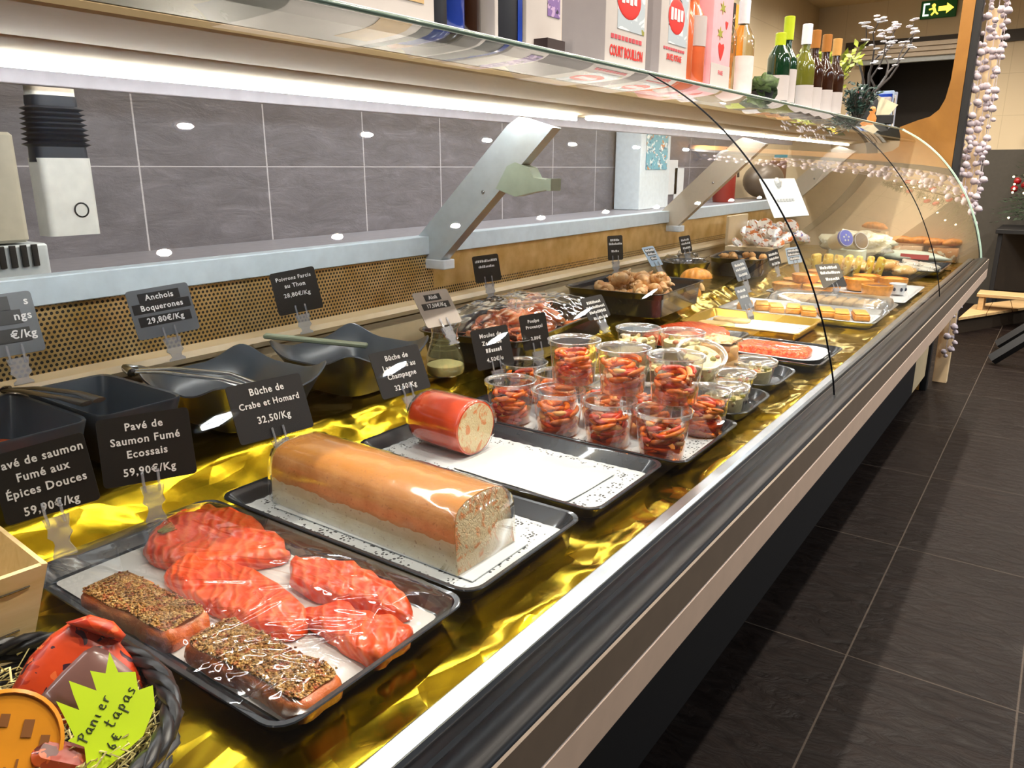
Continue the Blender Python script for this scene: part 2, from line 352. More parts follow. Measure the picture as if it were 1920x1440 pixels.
def rrect(wd, d, r, n=4):
    pts = []; r = min(r, wd / 2, d / 2)
    for cx, cy, a0 in ((wd / 2 - r, d / 2 - r, 0), (-wd / 2 + r, d / 2 - r, 90), (-wd / 2 + r, -d / 2 + r, 180), (wd / 2 - r, -d / 2 + r, 270)):
        for k in range(n + 1):
            a = rad(a0 + 90 * k / n); pts.append((cx + r * cos(a), cy + r * sin(a)))
    return pts
def tag(o, label, cat, group=None, kind=None):
    if label: o['label'] = label
    if cat: o['category'] = cat
    if group: o['group'] = group
    if kind: o['kind'] = kind
    return o
def thing(name, label, cat, loc=(0, 0, 0), rot=0.0, group=None):
    o = bpy.data.objects.new(name, None); COL.objects.link(o); o.empty_display_size = 0.05
    o.location = loc; o.rotation_euler = rot if isinstance(rot, (tuple, list, Euler)) else (0, 0, rot)
    return tag(o, label, cat, group)
def single(name, label, cat, mb, mats, group=None, ang=40, loc=None, rot=None):
    return tag(mb.build(name, mats, None, ang, loc, rot), label, cat, group)
def struct(name, mb, mats, ang=40):
    o = mb.build(name, mats, None, ang); o['kind'] = 'structure'; return o
def dup(root, loc, rot=None, label=None, group=None, scale=None):
    """A copy of a thing with copies of its parts and sub-parts."""
    r = root.copy(); COL.objects.link(r); r.location = loc
    if rot is not None: r.rotation_euler = rot if isinstance(rot, (tuple, list, Euler)) else (0, 0, rot)
    if label: r['label'] = label
    if group: r['group'] = group
    if scale: r.scale = (scale,) * 3
    for ch in list(root.children):
        c = ch.copy(); COL.objects.link(c); c.parent = r
        for g in ch.children:
            d = g.copy(); COL.objects.link(d); d.parent = c
    return r
def text(name, body, size, mat, parent, loc, rot=(pi / 2, 0, 0), align='CENTER', bold=0.02, spacing=1.0, line=1.0, shear=0.0, sx=1.0):
    cu = bpy.data.curves.new(name, 'FONT'); cu.body = body; cu.size = size; cu.align_x = align; cu.align_y = 'CENTER'
    cu.offset = bold * size; cu.space_character = spacing; cu.space_line = line; cu.shear = shear; cu.resolution_u = 2; cu.extrude = 0.0002
    tmp = bpy.data.objects.new(name + '_curve', cu); me = bpy.data.meshes.new_from_object(tmp); me.name = name
    bpy.data.objects.remove(tmp); bpy.data.curves.remove(cu); me.materials.clear(); me.materials.append(mat)
    o = bpy.data.objects.new(name, me); COL.objects.link(o); o.parent = parent; o.location = loc; o.rotation_euler = rot; o.scale = (sx, 1, 1); return o
def rnd(a, b): return R.uniform(a, b)
# ------------------------------------------------------------------ the room
Y0, YF, XB, XR = -2.2, 9.6, -2.6, 3.4
struct('floor', MB().box(XB - .1, XR + .1, Y0 - .1, YF + .1, -0.05, 0), M['floor'])
struct('ceiling', MB().box(XB - .1, XR + .1, Y0 - .1, YF + .1, CEIL_Z, CEIL_Z + .05), M['ceiling'])
struct('wall_back', MB().box(XB - .1, XB, Y0, YF, 0, CEIL_Z), M['panelwall'])
mb = MB(); mb.box(XB, XB + .015, Y0, 7.2, 0.0, 1.98)
struct('trim_1', mb, M['walltile'])
# far wall with the doorway under a shutter box
mb = MB(); mb.box(XB, -2.08, YF, YF + .1, 0, CEIL_Z); mb.box(-2.08, -1.12, YF, YF + .1, 2.66, CEIL_Z); mb.box(-1.12, XR, YF, YF + .1, 0, CEIL_Z)
struct('wall_far', mb, M['panelwall'])
struct('wall_right', MB().box(XR, XR + .1, Y0, YF, 0, CEIL_Z), plain('dark_shop_wall', '4a3f36', .6))
struct('wall_near', MB().box(XB, XR, Y0 - .1, Y0, 0, CEIL_Z), plain('dark_shop_wall', '4a3f36', .6))
mb = MB(); mb.box(-2.28, -1.05, YF - .02, YF, 2.64, 2.715); mb.box(-1.05, XR, YF - .02, YF, 2.605, 2.715); struct('trim_2', mb, M['darkband'])
mb = MB(); mb.box(-1.0, XR, YF - .03, YF, 0, 1.58); struct('trim_3', mb, M['dado'])
mb = MB(); mb.box(-2.1, -1.1, YF + .9, YF + .95, 0, 2.7); mb.box(-2.13, -2.08, YF + .1, YF + .9, 0, 2.7); mb.box(-1.12, -1.07, YF + .1, YF + .9, 0, 2.7); mb.box(-2.13, -1.07, YF + .1, YF + .95, 2.68, 2.72)
struct('wall_doorway', mb, M['darkband'])
t = thing('roller_shutter_box', 'cream slatted roller shutter box above the dark doorway', 'shutter', (-1.6, YF - .14, 2.50))
mb = MB()
for k in range(3): mb.rbox(-.56, .56, 0.0 + .02 * k, .138, .11 - .045 * k, .152 - .045 * k, .004)
mb.build('box_slats', M['cream'], t); MB().rbox(-.54, .54, .07, .13, -.03, .02, .004).build('guide_rail', M['grey'], t)
# exit sign on the far wall
t = thing('exit_sign', 'green lit exit sign with white door and arrow on the far wall', 'sign', (-1.41, YF - .04, 2.965))
MB().rbox(-.165, .165, 0, .038, -.085, .085, .008).build('sign_box', plain('exit_green', '0e6b34', 0.4), t)
g = emit('exit_sign_white', (0.85, 0.95, 0.8, 1), 1.0); am = emit('exit_sign_amber', (1.0, 0.55, 0.06, 1), 1.3)
mb = MB(); mb.box(-.14, -.125, -.004, 0, -.06, .06); mb.box(-.14, -.085, -.004, 0, .045, .06); mb.box(-.14, -.085, -.004, 0, -.06, -.045)
mb.build('door_symbol', g, t)
mb = MB(); mb.ball((-.045, -.002, .035), .018, .004, .018, 10, 6); mb.tube([(-.045, -.002, .02), (-.03, -.002, -.02)], .014, 6); mb.tube([(-.03, -.002, -.02), (-.06, -.002, -.055)], .009, 6); mb.tube([(-.03, -.002, -.02), (0, -.002, -.05)], .009, 6); mb.tube([(-.04, -.002, .01), (-.085, -.002, .0)], .008, 6)
mb.build('running_figure', am, t)
mb = MB(); mb.prism([(-.0, .022), (.075, .022), (.075, .05), (.14, 0), (.075, -.05), (.075, -.022), (.0, -.022)], -.004, 0); mb.build('arrow', am, t)
# ceiling lamps: spots in two rows, round twin-tube downlights in two rows
disc = emit('warm_lamp_face', (1.0, 0.86, 0.72, 1), SPOT_DISC_E); cool = emit('cool_lamp_face', (0.82, 0.91, 1.0, 1), ROUND_E)
def make_spot(x, y, lab):
    t = thing('ceiling_spotlight', lab, 'lamp', (x, y, CEIL_Z), 0, 'recessed ceiling spotlights')
    MB().lathe([(.022, -.002), (.034, -.006), (.040, -.001)], 20).build('trim_ring', M['white'], t)
    MB().lathe([(.0, -.0035), (.0215, -.0035)], 20).build('lamp_face', disc, t)
    ld = bpy.data.lights.new('spotlight_beam', 'SPOT'); ld.energy = SPOT_W; ld.color = (1.0, 0.89, 0.76); ld.spot_size = rad(160); ld.spot_blend = 1.0; ld.shadow_soft_size = 0.02
    lo = bpy.data.objects.new('beam', ld); COL.objects.link(lo); lo.parent = t; lo.location = (0, 0, -.02)
    return t
s0 = None
for x in (-.605, .265):
    for k in range(-1, 9):
        lab = 'recessed warm ceiling spotlight ' + ('above the display counter' if x < 0 else 'above the customer aisle')
        if s0 is None: s0 = make_spot(x, 1.50 + .787 * k, lab)
        else: dup(s0, (x, 1.50 + .787 * k, CEIL_Z), 0, lab, 'recessed spotlights over the ' + ('counter' if x < 0 else 'aisle'))
s0['group'] = 'recessed spotlights over the counter'
for x, y in ((-1.85, 6.9), (-1.75, 8.2), (-1.0, 8.3)): dup(s0, (x, y, CEIL_Z), 0, 'added warm ceiling spotlight brightening the far cream walls', 'added spotlights by the far walls')  # extra lamps out of view, added to brighten the far walls
def make_round(x, y):
    t = thing('round_downlight', 'round twin-tube downlight in the ceiling', 'lamp', (x, y, CEIL_Z), 0, 'round ceiling downlights')
    MB().lathe([(.115, -.002), (.135, -.008), (.145, -.001)], 28).build('trim_ring', M['white'], t)
    mb = MB(); mb.prism([(.008, -.1), (.1, -.05), (.1, .05), (.008, .1)], -.006, -.002, 'z'); mb.prism([(-.008, -.1), (-.1, -.05), (-.1, .05), (-.008, .1)], -.006, -.002, 'z')
    mb.build('lamp_tubes', cool, t)
    ld = bpy.data.lights.new('downlight_beam', 'SPOT'); ld.energy = BEAM_W if x > 0 else STAFF_W; ld.color = (.9, .95, 1); ld.spot_size = rad(165); ld.spot_blend = 1.0; ld.shadow_soft_size = .008
    lo = bpy.data.objects.new('beam', ld); COL.objects.link(lo); lo.parent = t; lo.location = (0, 0, -.03); return t
r0 = None
for x, ys in ((2.33, (2.40, 3.83, 5.05, 6.45, 7.95)), (-2.22, (2.65, 3.85, 5.1, 6.35))):
    for y in ys:
        lab = 'round twin-tube downlight ' + ('over the far side of the aisle' if x > 0 else 'over the staff side behind the counter')
        if r0 is None or (x < 0 and y == 2.65): r0 = make_round(x, y); r0['label'] = lab; r0['group'] = 'downlights over the ' + ('aisle' if x > 0 else 'staff side')
        else: dup(r0, (x, y, CEIL_Z), 0, lab, 'downlights over the ' + ('aisle' if x > 0 else 'staff side'))
# ------------------------------------------------------------------ the refrigerated counter
CY0, CY1 = -1.70, 5.50
PROF = [(-.392, .872), (-.403, .93), (-.434, 1.039), (-.475, 1.144), (-.524, 1.245), (-.584, 1.339), (-.653, 1.426), (-.732, 1.505), (-.821, 1.573), (-.92, 1.630)]
def fine_profile(n=36):
    """Catmull-Rom through the glass profile."""
    P = [Vector((2 * PROF[0][0] - PROF[1][0], 2 * PROF[0][1] - PROF[1][1]))] + [Vector(p) for p in PROF] + [Vector((2 * PROF[-1][0] - PROF[-2][0], 2 * PROF[-1][1] - PROF[-2][1]))]
    out = []
    for k in range(n + 1):
        u = k / n * (len(PROF) - 1); i = min(int(u), len(PROF) - 2); f = u - i; a, b, c, d = P[i:i + 4]
        out.append(0.5 * ((2 * b) + (c - a) * f + (2 * a - 5 * b + 4 * c - d) * f * f + (3 * b - a - 3 * c + d) * f ** 3))
    return out
GP = fine_profile()
ctr = thing('display_counter', 'long refrigerated deli counter with curved glass front and lit canopy', 'counter')
# body under the deck
mb = MB(); mb.box(-1.62, -.60, CY0, 5.0, .10, .80); mb.box(-1.58, -.66, CY0, 5.45, 0, .10); mb.build('base', M['matblack'], ctr)
MB().rbox(-1.62, -.60, 5.0, CY1, .10, .80, .006).build('end_base_panel', M['creampanel'], ctr)['label'] = 'cream panel at the far end of the base'
mb = MB(); mb.box(-1.62, -.36, CY0, CY1, .745, .80); mb.build('under_tray', M['matblack'], ctr)
mb = MB(); mb.prism([(-1.57, .80), (-.44, .80), (-.44, .838), (-1.10, .838), (-1.19, .898), (-1.57, .898)], CY0, CY1 - .02); mb.build('deck', M['steel'], ctr)
mb = MB(); mb.prism([(-.462, .835), (-.462, .862), (-.455, .869), (-.437, .871), (-.432, .866), (-.432, .835)], CY0, CY1); mb.build('inner_rail', M['alu'], ctr, 25)
bump = [(-.431, .83), (-.431, .868), (-.427, .871), (-.423, .867), (-.418, .870), (-.402, .8755), (-.398, .872), (-.394, .8755), (-.378, .8785), (-.362, .8775), (-.353, .872), (-.350, .862), (-.352, .83)]
MB().prism(bump, CY0, CY1).build('bumper_rail', M['black'], ctr, 50)
MB().prism([(-.40, .817), (-.349, .817), (-.349, .872), (-.356, .872), (-.40, .845)], CY0, CY1).build('upper_fascia', M['taupe'], ctr, 20)
MB().prism([(-.40, .758), (-.352, .758), (-.349, .761), (-.349, .812), (-.352, .815), (-.40, .815)], CY0, CY1).build('lower_fascia', M['beige'], ctr, 20)
# glass: four curved panes, dark seams between them
for a, b in ((-1.70, .10), (.10, 1.90), (1.90, 3.70), (3.70, CY1)):
    MB().grid(lambda u, v: (GP[round(u * 36)].x, a + .002 + (b - a - .004) * v, GP[round(u * 36)].y), 36, 6).build('front_glass', M['glass'], ctr, 80)
for y in (.10, 1.90, 3.70):
    MB().tube([(p.x, y, p.y) for p in GP], .0022, 6).build('glass_seam', M['black'], ctr, 80)
ge = plain('glass_edge', 'a9c4b4', 0.15)
MB().tube([(p.x, CY1, p.y) for p in GP], .006, 6).build('glass_end_edge', ge, ctr, 80)
mb = MB(); mb.tube([(GP[-1].x, CY0, GP[-1].y), (GP[-1].x, 1.9, GP[-1].y)], .0045, 6); mb.tube([(GP[-1].x, 1.9, GP[-1].y), (GP[-1].x, CY1, GP[-1].y)], .0045, 6); mb.build('glass_top_edge', plain('glass_edge_dark', '5f7268', 0.15), ctr, 80)
# canopy and light
can = [(-.834, 1.560), (-.834, 1.553), (-.842, 1.551), (-.848, 1.556), (-1.10, 1.558), (-1.104, 1.5565), (-1.192, 1.5460), (-1.245, 1.5460), (-1.250, 1.600), (-.95, 1.618), (-.90, 1.600)]
mb = MB(); mb.prism(can, CY0, CY1 - .03); mb.build('canopy', M['canopy'], ctr, 20)
mb = MB(); mb.prism([(-.835, 1.562), (-.902, 1.602), (-.95, 1.620), (-.95, 1.628), (-.925, 1.627), (-.86, 1.592)], CY0, CY1 - .03); mb.build('canopy_cover', plain('dark_cover', '2f332f', .25), ctr, 20)
tub = emit('cool_white_tube', (0.90, 0.96, 1.0, 1), TUBE_E)
for k, (a, b) in enumerate(((-1.2, .38), (.40, 2.02))):
    for z in (1.5340, 1.5416): MB().tube([(-1.197, a, z), (-1.197, b, z)], .0034, 8).build('light_tube', tub, ctr)
for k, (a, b) in enumerate(((2.08, 3.70), (3.74, 5.36))):
    MB().tube([(-1.197, a, 1.5400), (-1.197, b, 1.5400)], .0050, 8).build('light_tube', tub, ctr)
MB().rbox(-1.60, -.945, CY0, CY1 - .03, 1.629, 1.6425, .003).build('top_shelf', M['grey'], ctr)
# rear frame: lower rail, perforated back, ledge
mb = MB(); mb.rbox(-1.60, -1.55, CY0, CY1 - .03, 1.150, 1.204, .004); mb.build('rear_rail', M['paleblue'], ctr)
MB().rbox(-1.600, -1.572, CY0, CY1 - .03, 1.546, 1.6285, .003).build('rear_top_rail', plain('mauve_rail', 'c9bfc2', .35), ctr)
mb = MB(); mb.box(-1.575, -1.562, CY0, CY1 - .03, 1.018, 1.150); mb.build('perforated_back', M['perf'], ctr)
mb = MB(); mb.prism([(-1.575, .90), (-1.545, .90), (-1.545, .985), (-1.530, .988), (-1.526, 1.000), (-1.534, 1.012), (-1.562, 1.020), (-1.575, 1.02)], CY0, CY1 - .03); mb.build('rear_ledge', M['warmcream'], ctr, 30)
pf = [(-1.605, 1.19), (-1.575, 1.135), (-1.515, 1.128), (-1.118, 1.500), (-1.165, 1.512), (-1.225, 1.53), (-1.262, 1.51)]
for y in (0.03, 1.77, 3.50, 5.22):
    s = MB().prism(pf, y, y + .042).build('strut', M['grey'] if y < 2 else M['cream'], ctr, 20)
    MB().rbox(-1.60, -1.49, y - .004, y + .048, 1.108, 1.136, .004).build('strut_foot', M['white'], s)
    MB().ball((-1.345, y - .001, 1.335), .006, .003, .006, 10, 6).build('screw', M['steel'], s)
    if 1 < y < 2:
        mb = MB(); mb.prism([(-1.30, 1.345), (-1.235, 1.325), (-1.175, 1.338), (-1.13, 1.345), (-1.13, 1.37), (-1.175, 1.375), (-1.19, 1.40), (-1.235, 1.415), (-1.262, 1.405)], y - .002, y + .040)
        mb.prism([(-1.132, 1.342), (-1.118, 1.342), (-1.118, 1.373), (-1.132, 1.373)], y - .006, y + .044); mb.build('shelf_bracket', plain('pale_green_bracket', 'a8b8a6', 0.35), s)
poly = [(p.x - .012, p.y) for p in GP] + [(-1.60, 1.628), (-1.60, .80), (-.44, .80)]
MB().prism(poly, CY1 - .02, CY1 - .002).build('end_panel', M['warmcream'], ctr, 30)
# gold foil over the deck
def foil_z(x, y):
    b = .8415 if x > -1.09 else (.9015 if x < -1.185 else .8415 + .06 * (-1.09 - x) / .095)
    n = mnoise.noise(Vector((x * 9, y * 6, 0))) + 0.6 * mnoise.noise(Vector((x * 21, y * 17, 3)))
    ridge = 1 - abs(mnoise.noise(Vector((x * 8 + y * 5, y * 8 - x * 4, 5)))) * 3.2
    k = .001
    if x > -.535: k = .001 + .010 * min(1, (x + .535) / .05) * (1 if x < -.475 else max(0, (-.464 - x) / .011))
    if -1.19 < x < -1.1: k = .006
    return b + max(-.0012, k * (0.4 * n + 0.7 * max(0, ridge)))
single('gold_foil', 'crinkled gold foil spread under the trays over the whole deck', 'foil', MB().grid(lambda u, v: (-1.544 + (1.544 - .4635) * u, CY0 + (CY1 - .03 - CY0) * v, foil_z(-1.544 + (1.544 - .4635) * u, CY0 + (CY1 - .03 - CY0) * v)), 110, 560), M['foil'], ang=180)
# ------------------------------------------------------------------ where a point of the photograph lies on a level, used to lay things out
_rot = cam.rotation_euler.to_matrix(); _C = Vector(cam.location)
def ray(px, py): return _rot @ Vector(((px - 960) / 1450, (720 - py) / 1450, -1))
def at(px, py, z): d = ray(px, py); return _C + d * ((z - _C.z) / d.z)
def on_plane(px, py, p0, nrm): d = ray(px, py); return _C + d * ((Vector(p0) - _C).dot(nrm) / d.dot(nrm))

DZ = .8455   # level on the foil of the front row
BZ = .9065   # level on the raised rear step
def tray_mb(w, d, h, r=.03, slope=.022, lip=.009):
    mb = MB(); rings = []
    for dx, z in ((slope * 2, 0), (slope * 2 - .006, .0025), (lip * 2 + .004, h - .005), (lip * .6, h - .003), (0, h), (.002, h + .0015), (lip * 2 - .004, h + .001), (lip * 2, h - .002), (slope * 2 + .004, .0055), (slope * 2 + .012, .0045)):
        rings.append([(p[0], p[1], z) for p in rrect(w - dx, d - dx, max(r - dx / 4, .004), 5)])
    return mb.loft(rings)
def tray(x0, x1, y0, y1, h, label, zb=DZ, rot=0.0, r=.03, group=None, mat=None, name='serving_tray'):
    return single(name, label, 'tray', tray_mb(x1 - x0, y1 - y0, h, r), mat or M['tray'], group, 35, ((x0 + x1) / 2, (y0 + y1) / 2, zb), (0, 0, rot))
def slab(outline, h, seed, top=.72, rough=.0025, n=None):
    """A cut piece of flesh: closed outline around the origin, rounded top, uneven surface."""
    mb = MB(); N = len(outline); rings = []
    P = []
    for i in range(N):   # smooth the outline by Catmull-Rom
        a, b, c, d = (Vector(outline[(i + k) % N]) for k in (-1, 0, 1, 2))
        for q in range(4):
            f = q / 4; P.append(0.5 * ((2 * b) + (c - a) * f + (2 * a - 5 * b + 4 * c - d) * f * f + (3 * b - a - 3 * c + d) * f ** 3))
    for k, z in ((.97, 0), (1, h * .35), (.985, h * .7), (.93, h * .92), (.85, h), (.6, h * 1.04), (.3, h * 1.05), (.05, h * 1.05)):
        rings.append([])
        for p in P:
            q = Vector((p.x * k, p.y * k, z)); nn = mnoise.noise(Vector((q.x * 40 + seed, q.y * 40, z * 30)))
            rings[-1].append((q.x + rough * nn, q.y + rough * nn, max(0, z + (rough * 1.6 * nn if z > 0 else 0))))
    return mb.loft(rings)
def out_px(pts, z):
    W = [at(x, y, z) for x, y in pts]; c = sum(W, Vector()) / len(W); return c, [(p.x - c.x, p.y - c.y) for p in W]
def sheet(x0, x1, y0, y1, z, amp=.0006, seed=0, rough=.0):
    """Paper: thin sheet with wavering edge."""
    w, d = x1 - x0, y1 - y0; mb = MB(); n = 56; P = []
    for i in range(n):
        for a, b in (((-w / 2, -d / 2), (w / 2, -d / 2)), ):
            pass
    pts = rrect(w, d, .008, 2); L = []
    for i in range(len(pts)):
        a = Vector(pts[i]); b = Vector(pts[(i + 1) % len(pts)]); m = max(1, int((b - a).length / .012))
        L += [a.lerp(b, k / m) for k in range(m)]
    L = [p * (1 + (rough / max(p.length, .05)) * (1 if i % 2 else -1)) for i, p in enumerate(L)]
    rings = [[(p.x * k, p.y * k, (.0005 if zz else 0) + amp * (1 + mnoise.noise(Vector((p.x * k * 12 + seed, p.y * k * 12, 1))))) for p in L] for k, zz in ((1, 0), (1, 1), (.9, 1), (.6, 1), (.3, 1), (.02, 1))]
    mb.loft(rings); return mb

# ---- front row, nearest tray: spiced and smoked salmon under film
T1 = (-1.095, -.545, .383, .683)
tray(*T1, .0265, 'black tray of smoked and spiced salmon, nearest of the front row', group=None)
single('parchment_sheet', 'white parchment sheet under the salmon on the nearest tray', 'paper', sheet(-1.06, -.575, .415, .655, 0, seed=2), M['parch'], loc=(-.8175, .534, DZ + .0052), ang=60)
def spiced(c, yaw, L, W, H, label, seed):
    t = thing('spiced_salmon_block', label, 'salmon', (c[0], c[1], DZ + .0075), yaw, None)
    ol = [(-L / 2, -W / 2), (-L * .2, -W * .53), (L * .15, -W * .47), (L / 2, -W / 2), (L * .53, 0), (L / 2, W / 2), (L * .1, W * .47), (-L * .25, W * .54), (-L / 2, W / 2), (-L * .54, 0)]
    slab(ol, H, seed, rough=.003).build('flesh', M['salmonside'], t, 60)
    cr = MB(); rr = random.Random(seed)
    mb = slab([(x * .93, y * .93) for x, y in ol], .004, seed + 5, rough=.002); mb.xf(Matrix.Translation((0, 0, H * .985)))
    for k in range(330):   # seeds standing on the crust
        x, y = rr.uniform(-.47, .47) * L, rr.uniform(-.47, .47) * W
        mb.ball((x, y, H * 1.03 + .0035 + .002 * mnoise.noise(Vector((x * 40 + seed + 5, y * 40, .1)))), .0019, .0015, .0012, 6, 4, rot=Euler((0, 0, rr.uniform(0, 3))).to_matrix())
    mb.build('seed_crust', M['crust'], t, 60)
    return t
c1 = (at(215, 1105, .882) + at(268, 1145, .882)) / 2
spiced((-.872, .436), .04, .178, .062, .027, 'seed-crusted salmon block beside the wooden crate corner', 3)
spiced((-.655, .447), .02, .19, .062, .027, 'seed-crusted salmon block nearest the front glass', 11)
def piece(pts, h, label, seed, z=None):
    z = DZ + .0075 if z is None else z; c, ol = out_px(pts, z + h * .5)
    return single('smoked_salmon_piece', label, 'salmon', slab(ol, h, seed, rough=.0062), M['salmon'], None, 60, (c.x, c.y, z))
piece([(272, 1030), (300, 985), (370, 955), (450, 968), (520, 1012), (545, 1042), (440, 1062), (310, 1058)], .022, 'smoked salmon piece at the rear corner of the nearest tray', 1)
piece([(312, 1078), (350, 1052), (450, 1072), (545, 1120), (578, 1165), (535, 1190), (430, 1155), (345, 1112)], .024, 'long smoked salmon piece in the middle of the nearest tray', 2)
piece([(545, 1055), (635, 1065), (720, 1095), (772, 1142), (730, 1152), (638, 1126), (560, 1100)], .026, 'smoked salmon piece along the tray edge facing the terrine', 3)
piece([(572, 1144), (628, 1140), (715, 1162), (778, 1180), (742, 1222), (700, 1244), (642, 1208), (588, 1174)], .022, 'smoked salmon piece at the front corner of the nearest tray', 4)
mb = MB()
for k in range(7): mb.tube([(0, 0, 0), (.004 * sin(k), .006 * (k - 3) * .4, .003), (.016 + .003 * k, .004 * (k - 3), .001)], [.0012, .001, .0005], 5)
single('herb_sprig', 'small olive green herb sprig on the rear salmon piece', 'herb', mb, plain('herb_green', '7a7a35', 0.5), loc=at(305, 1000, DZ + .034), rot=(0, 0, 1.9), ang=60)
def streaks(seed, n, x0, x1, y0, y1, ang, spread, hub=None):
    """Stretch folds of a film: line segments with a half-width and a height."""
    rr = random.Random(seed); out = []
    for k in range(n):
        a = Vector((rr.uniform(x0, x1), rr.uniform(y0, y1))); L = rr.uniform(.03, .13)
        d = (hub - a).normalized() if hub is not None and rr.random() < .6 else Vector((cos(ang + rr.gauss(0, spread)), sin(ang + rr.gauss(0, spread))))
        out.append((a - d * L / 2, d, L, rr.uniform(.0016, .0042), rr.uniform(.0006, .0024)))
    return out
def fold_height(x, y, st):
    p = Vector((x, y)); h = 0
    for a, d, L, wd, ht in st:
        q = p - a; s = q.dot(d)
        if 0 < s < L:
            c = abs(q.x * d.y - q.y * d.x)
            if c < wd * 3: h += ht * math.exp(-(c / wd) ** 2) * sin(pi * s / L)
    return h
ST1 = streaks(3, 60, -1.08, -.56, .39, .68, .25, .5) + streaks(4, 70, -.80, -.55, .39, .68, .2, .5, Vector((-.56, .60))) + streaks(6, 40, -.76, -.55, .39, .50, .8, .4, Vector((-.72, .42)))
def film_height(u, v):
    x = T1[0] + (T1[1] - T1[0]) * u; y = T1[2] + (T1[3] - T1[2]) * v
    e = min(u, 1 - u, v * .55, (1 - v) * .55)
    base = .0286 + .013 * min(1, e / .10)
    w = mnoise.noise(Vector((x * 9, y * 14, 0))) + .35 * mnoise.noise(Vector((x * 24, y * 30, 4)))
    k = 1 - .07 * max(0, abs(2 * u - 1) ** 2 * abs(2 * v - 1) ** 2 - .5) / .5; x = -.82 + (x + .82) * k; y = .533 + (y - .533) * (1 - (1 - k) * 1.3)
    return (x, y, DZ + base + (.0030 * w + fold_height(x, y, ST1)) * min(1, e / .05))
single('cling_film', 'crinkled clear cling film stretched over the nearest salmon tray', 'film', MB().grid(film_height, 230, 130), M['film'], ang=180)

# ---- second tray: the long terrine
tray(-1.09, -.548, .690, .980, .0265, 'black tray under the long two-layer terrine')
single('lace_paper', 'white lace paper under the long terrine', 'paper', sheet(-1.06, -.575, .716, .954, 0, seed=5, rough=.0018), M['lace'], loc=(-.8185, .835, DZ + .0052), ang=60)
single('white_card', 'folded white card sticking out from under the long terrine', 'paper', MB().box(-.21, .21, -.068, .068, 0, .0016), M['paper'], loc=(-.80, .812, DZ + .0075))
t = thing('terrine_log', 'long orange and cream terrine log in clear wrap', 'terrine', (-.825, .815, DZ + .0095), -.03)
sec = [(-.066, 0), (-.0655, .03), (-.063, .062), (-.058, .080), (-.050, .091), (-.032, .098), (0, .1005), (.032, .098), (.050, .091), (.058, .080), (.063, .062), (.0655, .03), (.066, 0)]
mb = MB(); rings = []
for k in range(25):
    x = -.20 + .40 * k / 24
    rings.append([(x + (.012 * (1 - q[1] / .097) if k == 24 else 0), q[0] * (1 + .012 * mnoise.noise(Vector((x * 20, q[0] * 30, q[1] * 30)))), q[1] * (1 + .012 * mnoise.noise(Vector((x * 18, q[0] * 20, 7))))) for q in sec])
mb.loft(rings); mb.build('loaf', M['terrine'], t, 50)
mb = MB(); mb.add([(.2005 + .012 * (1 - q[1] / .097), q[0] * .985, q[1] * .985 + .0005) for q in sec], [tuple(range(len(sec)))]); mb.build('cut_face', M['cut'], t)
mb = MB(); rings = []
for k in range(30):
    x = -.215 + .43 * k / 29; s = 1.02 + .012 * mnoise.noise(Vector((x * 30, 2, 0))); s *= .93 if k == 0 else (.965 if k == 29 else 1)
    rings.append([(x + .008 * mnoise.noise(Vector((q[0] * 60, q[1] * 60, k))) * (k in (0, 29)), q[0] * s, max(.0004, q[1] * s + .0012 * mnoise.noise(Vector((x * 60, q[0] * 60, q[1] * 60))))) for q in sec])
mb.loft(rings, True, True); mb.build('clear_wrap', M['wrap'], t, 180)

# ---- third tray: the red roll
tray(-1.09, -.540, 1.000, 1.268, .0265, 'black tray under the red half roll')
single('lace_paper', 'white lace paper under the red half roll', 'paper', sheet(-1.06, -.565, 1.025, 1.243, 0, seed=8, rough=.0018), M['lace'], loc=(-.814, 1.134, DZ + .0052), ang=60)
single('waxed_sheet', 'rumpled waxed sheet lying in front of the red half roll', 'paper', sheet(-.86, -.60, 1.05, 1.215, 0, .0022, seed=12), M['parch'], loc=(-.745, 1.128, DZ + .0075), ang=60, rot=(0, 0, -.05))
t = thing('terrine_roll', 'red skinned half roll with a pale marbled cut face', 'terrine', (-.955, 1.142, DZ + .0075), -.06)
rs = [(.057 * cos(a) * (1.0 if sin(a) > -.3 else .98), .054 + .055 * max(sin(a), -.97)) for a in [2 * pi * k / 40 for k in range(40)]]
mb = MB(); mb.loft([[(x, q[0] * s, (q[1] - .054) * s + .054) for q in rs] for x, s in ((-.078, .2), (-.077, .7), (-.07, .93), (-.058, 1), (.0, 1.01), (.058, 1), (.066, .985), (.0665, .93))]); mb.build('skin', M['rollskin'], t, 60)
mb = MB(); mb.add([(.0672, q[0] * .925, (q[1] - .054) * .925 + .054) for q in rs], [tuple(range(40))]); mb.build('cut_face', M['cutroll'], t)
mb = MB(); mb.loft([[(x + .003 * mnoise.noise(Vector((k, x * 50, 0))), q[0] * s * 1.02, max(.0006, ((q[1] - .054) * s * 1.02 + .055) + .001 * mnoise.noise(Vector((k * .8, x * 50, 3))))) for k, q in enumerate(rs)] for x, s in ((-.082, .5), (-.078, .85), (-.06, 1), (-.03, 1.01), (0, 1.012), (.03, 1.01), (.06, 1.0), (.072, .99), (.075, .8))]); mb.build('clear_wrap', M['wrap'], t, 180)

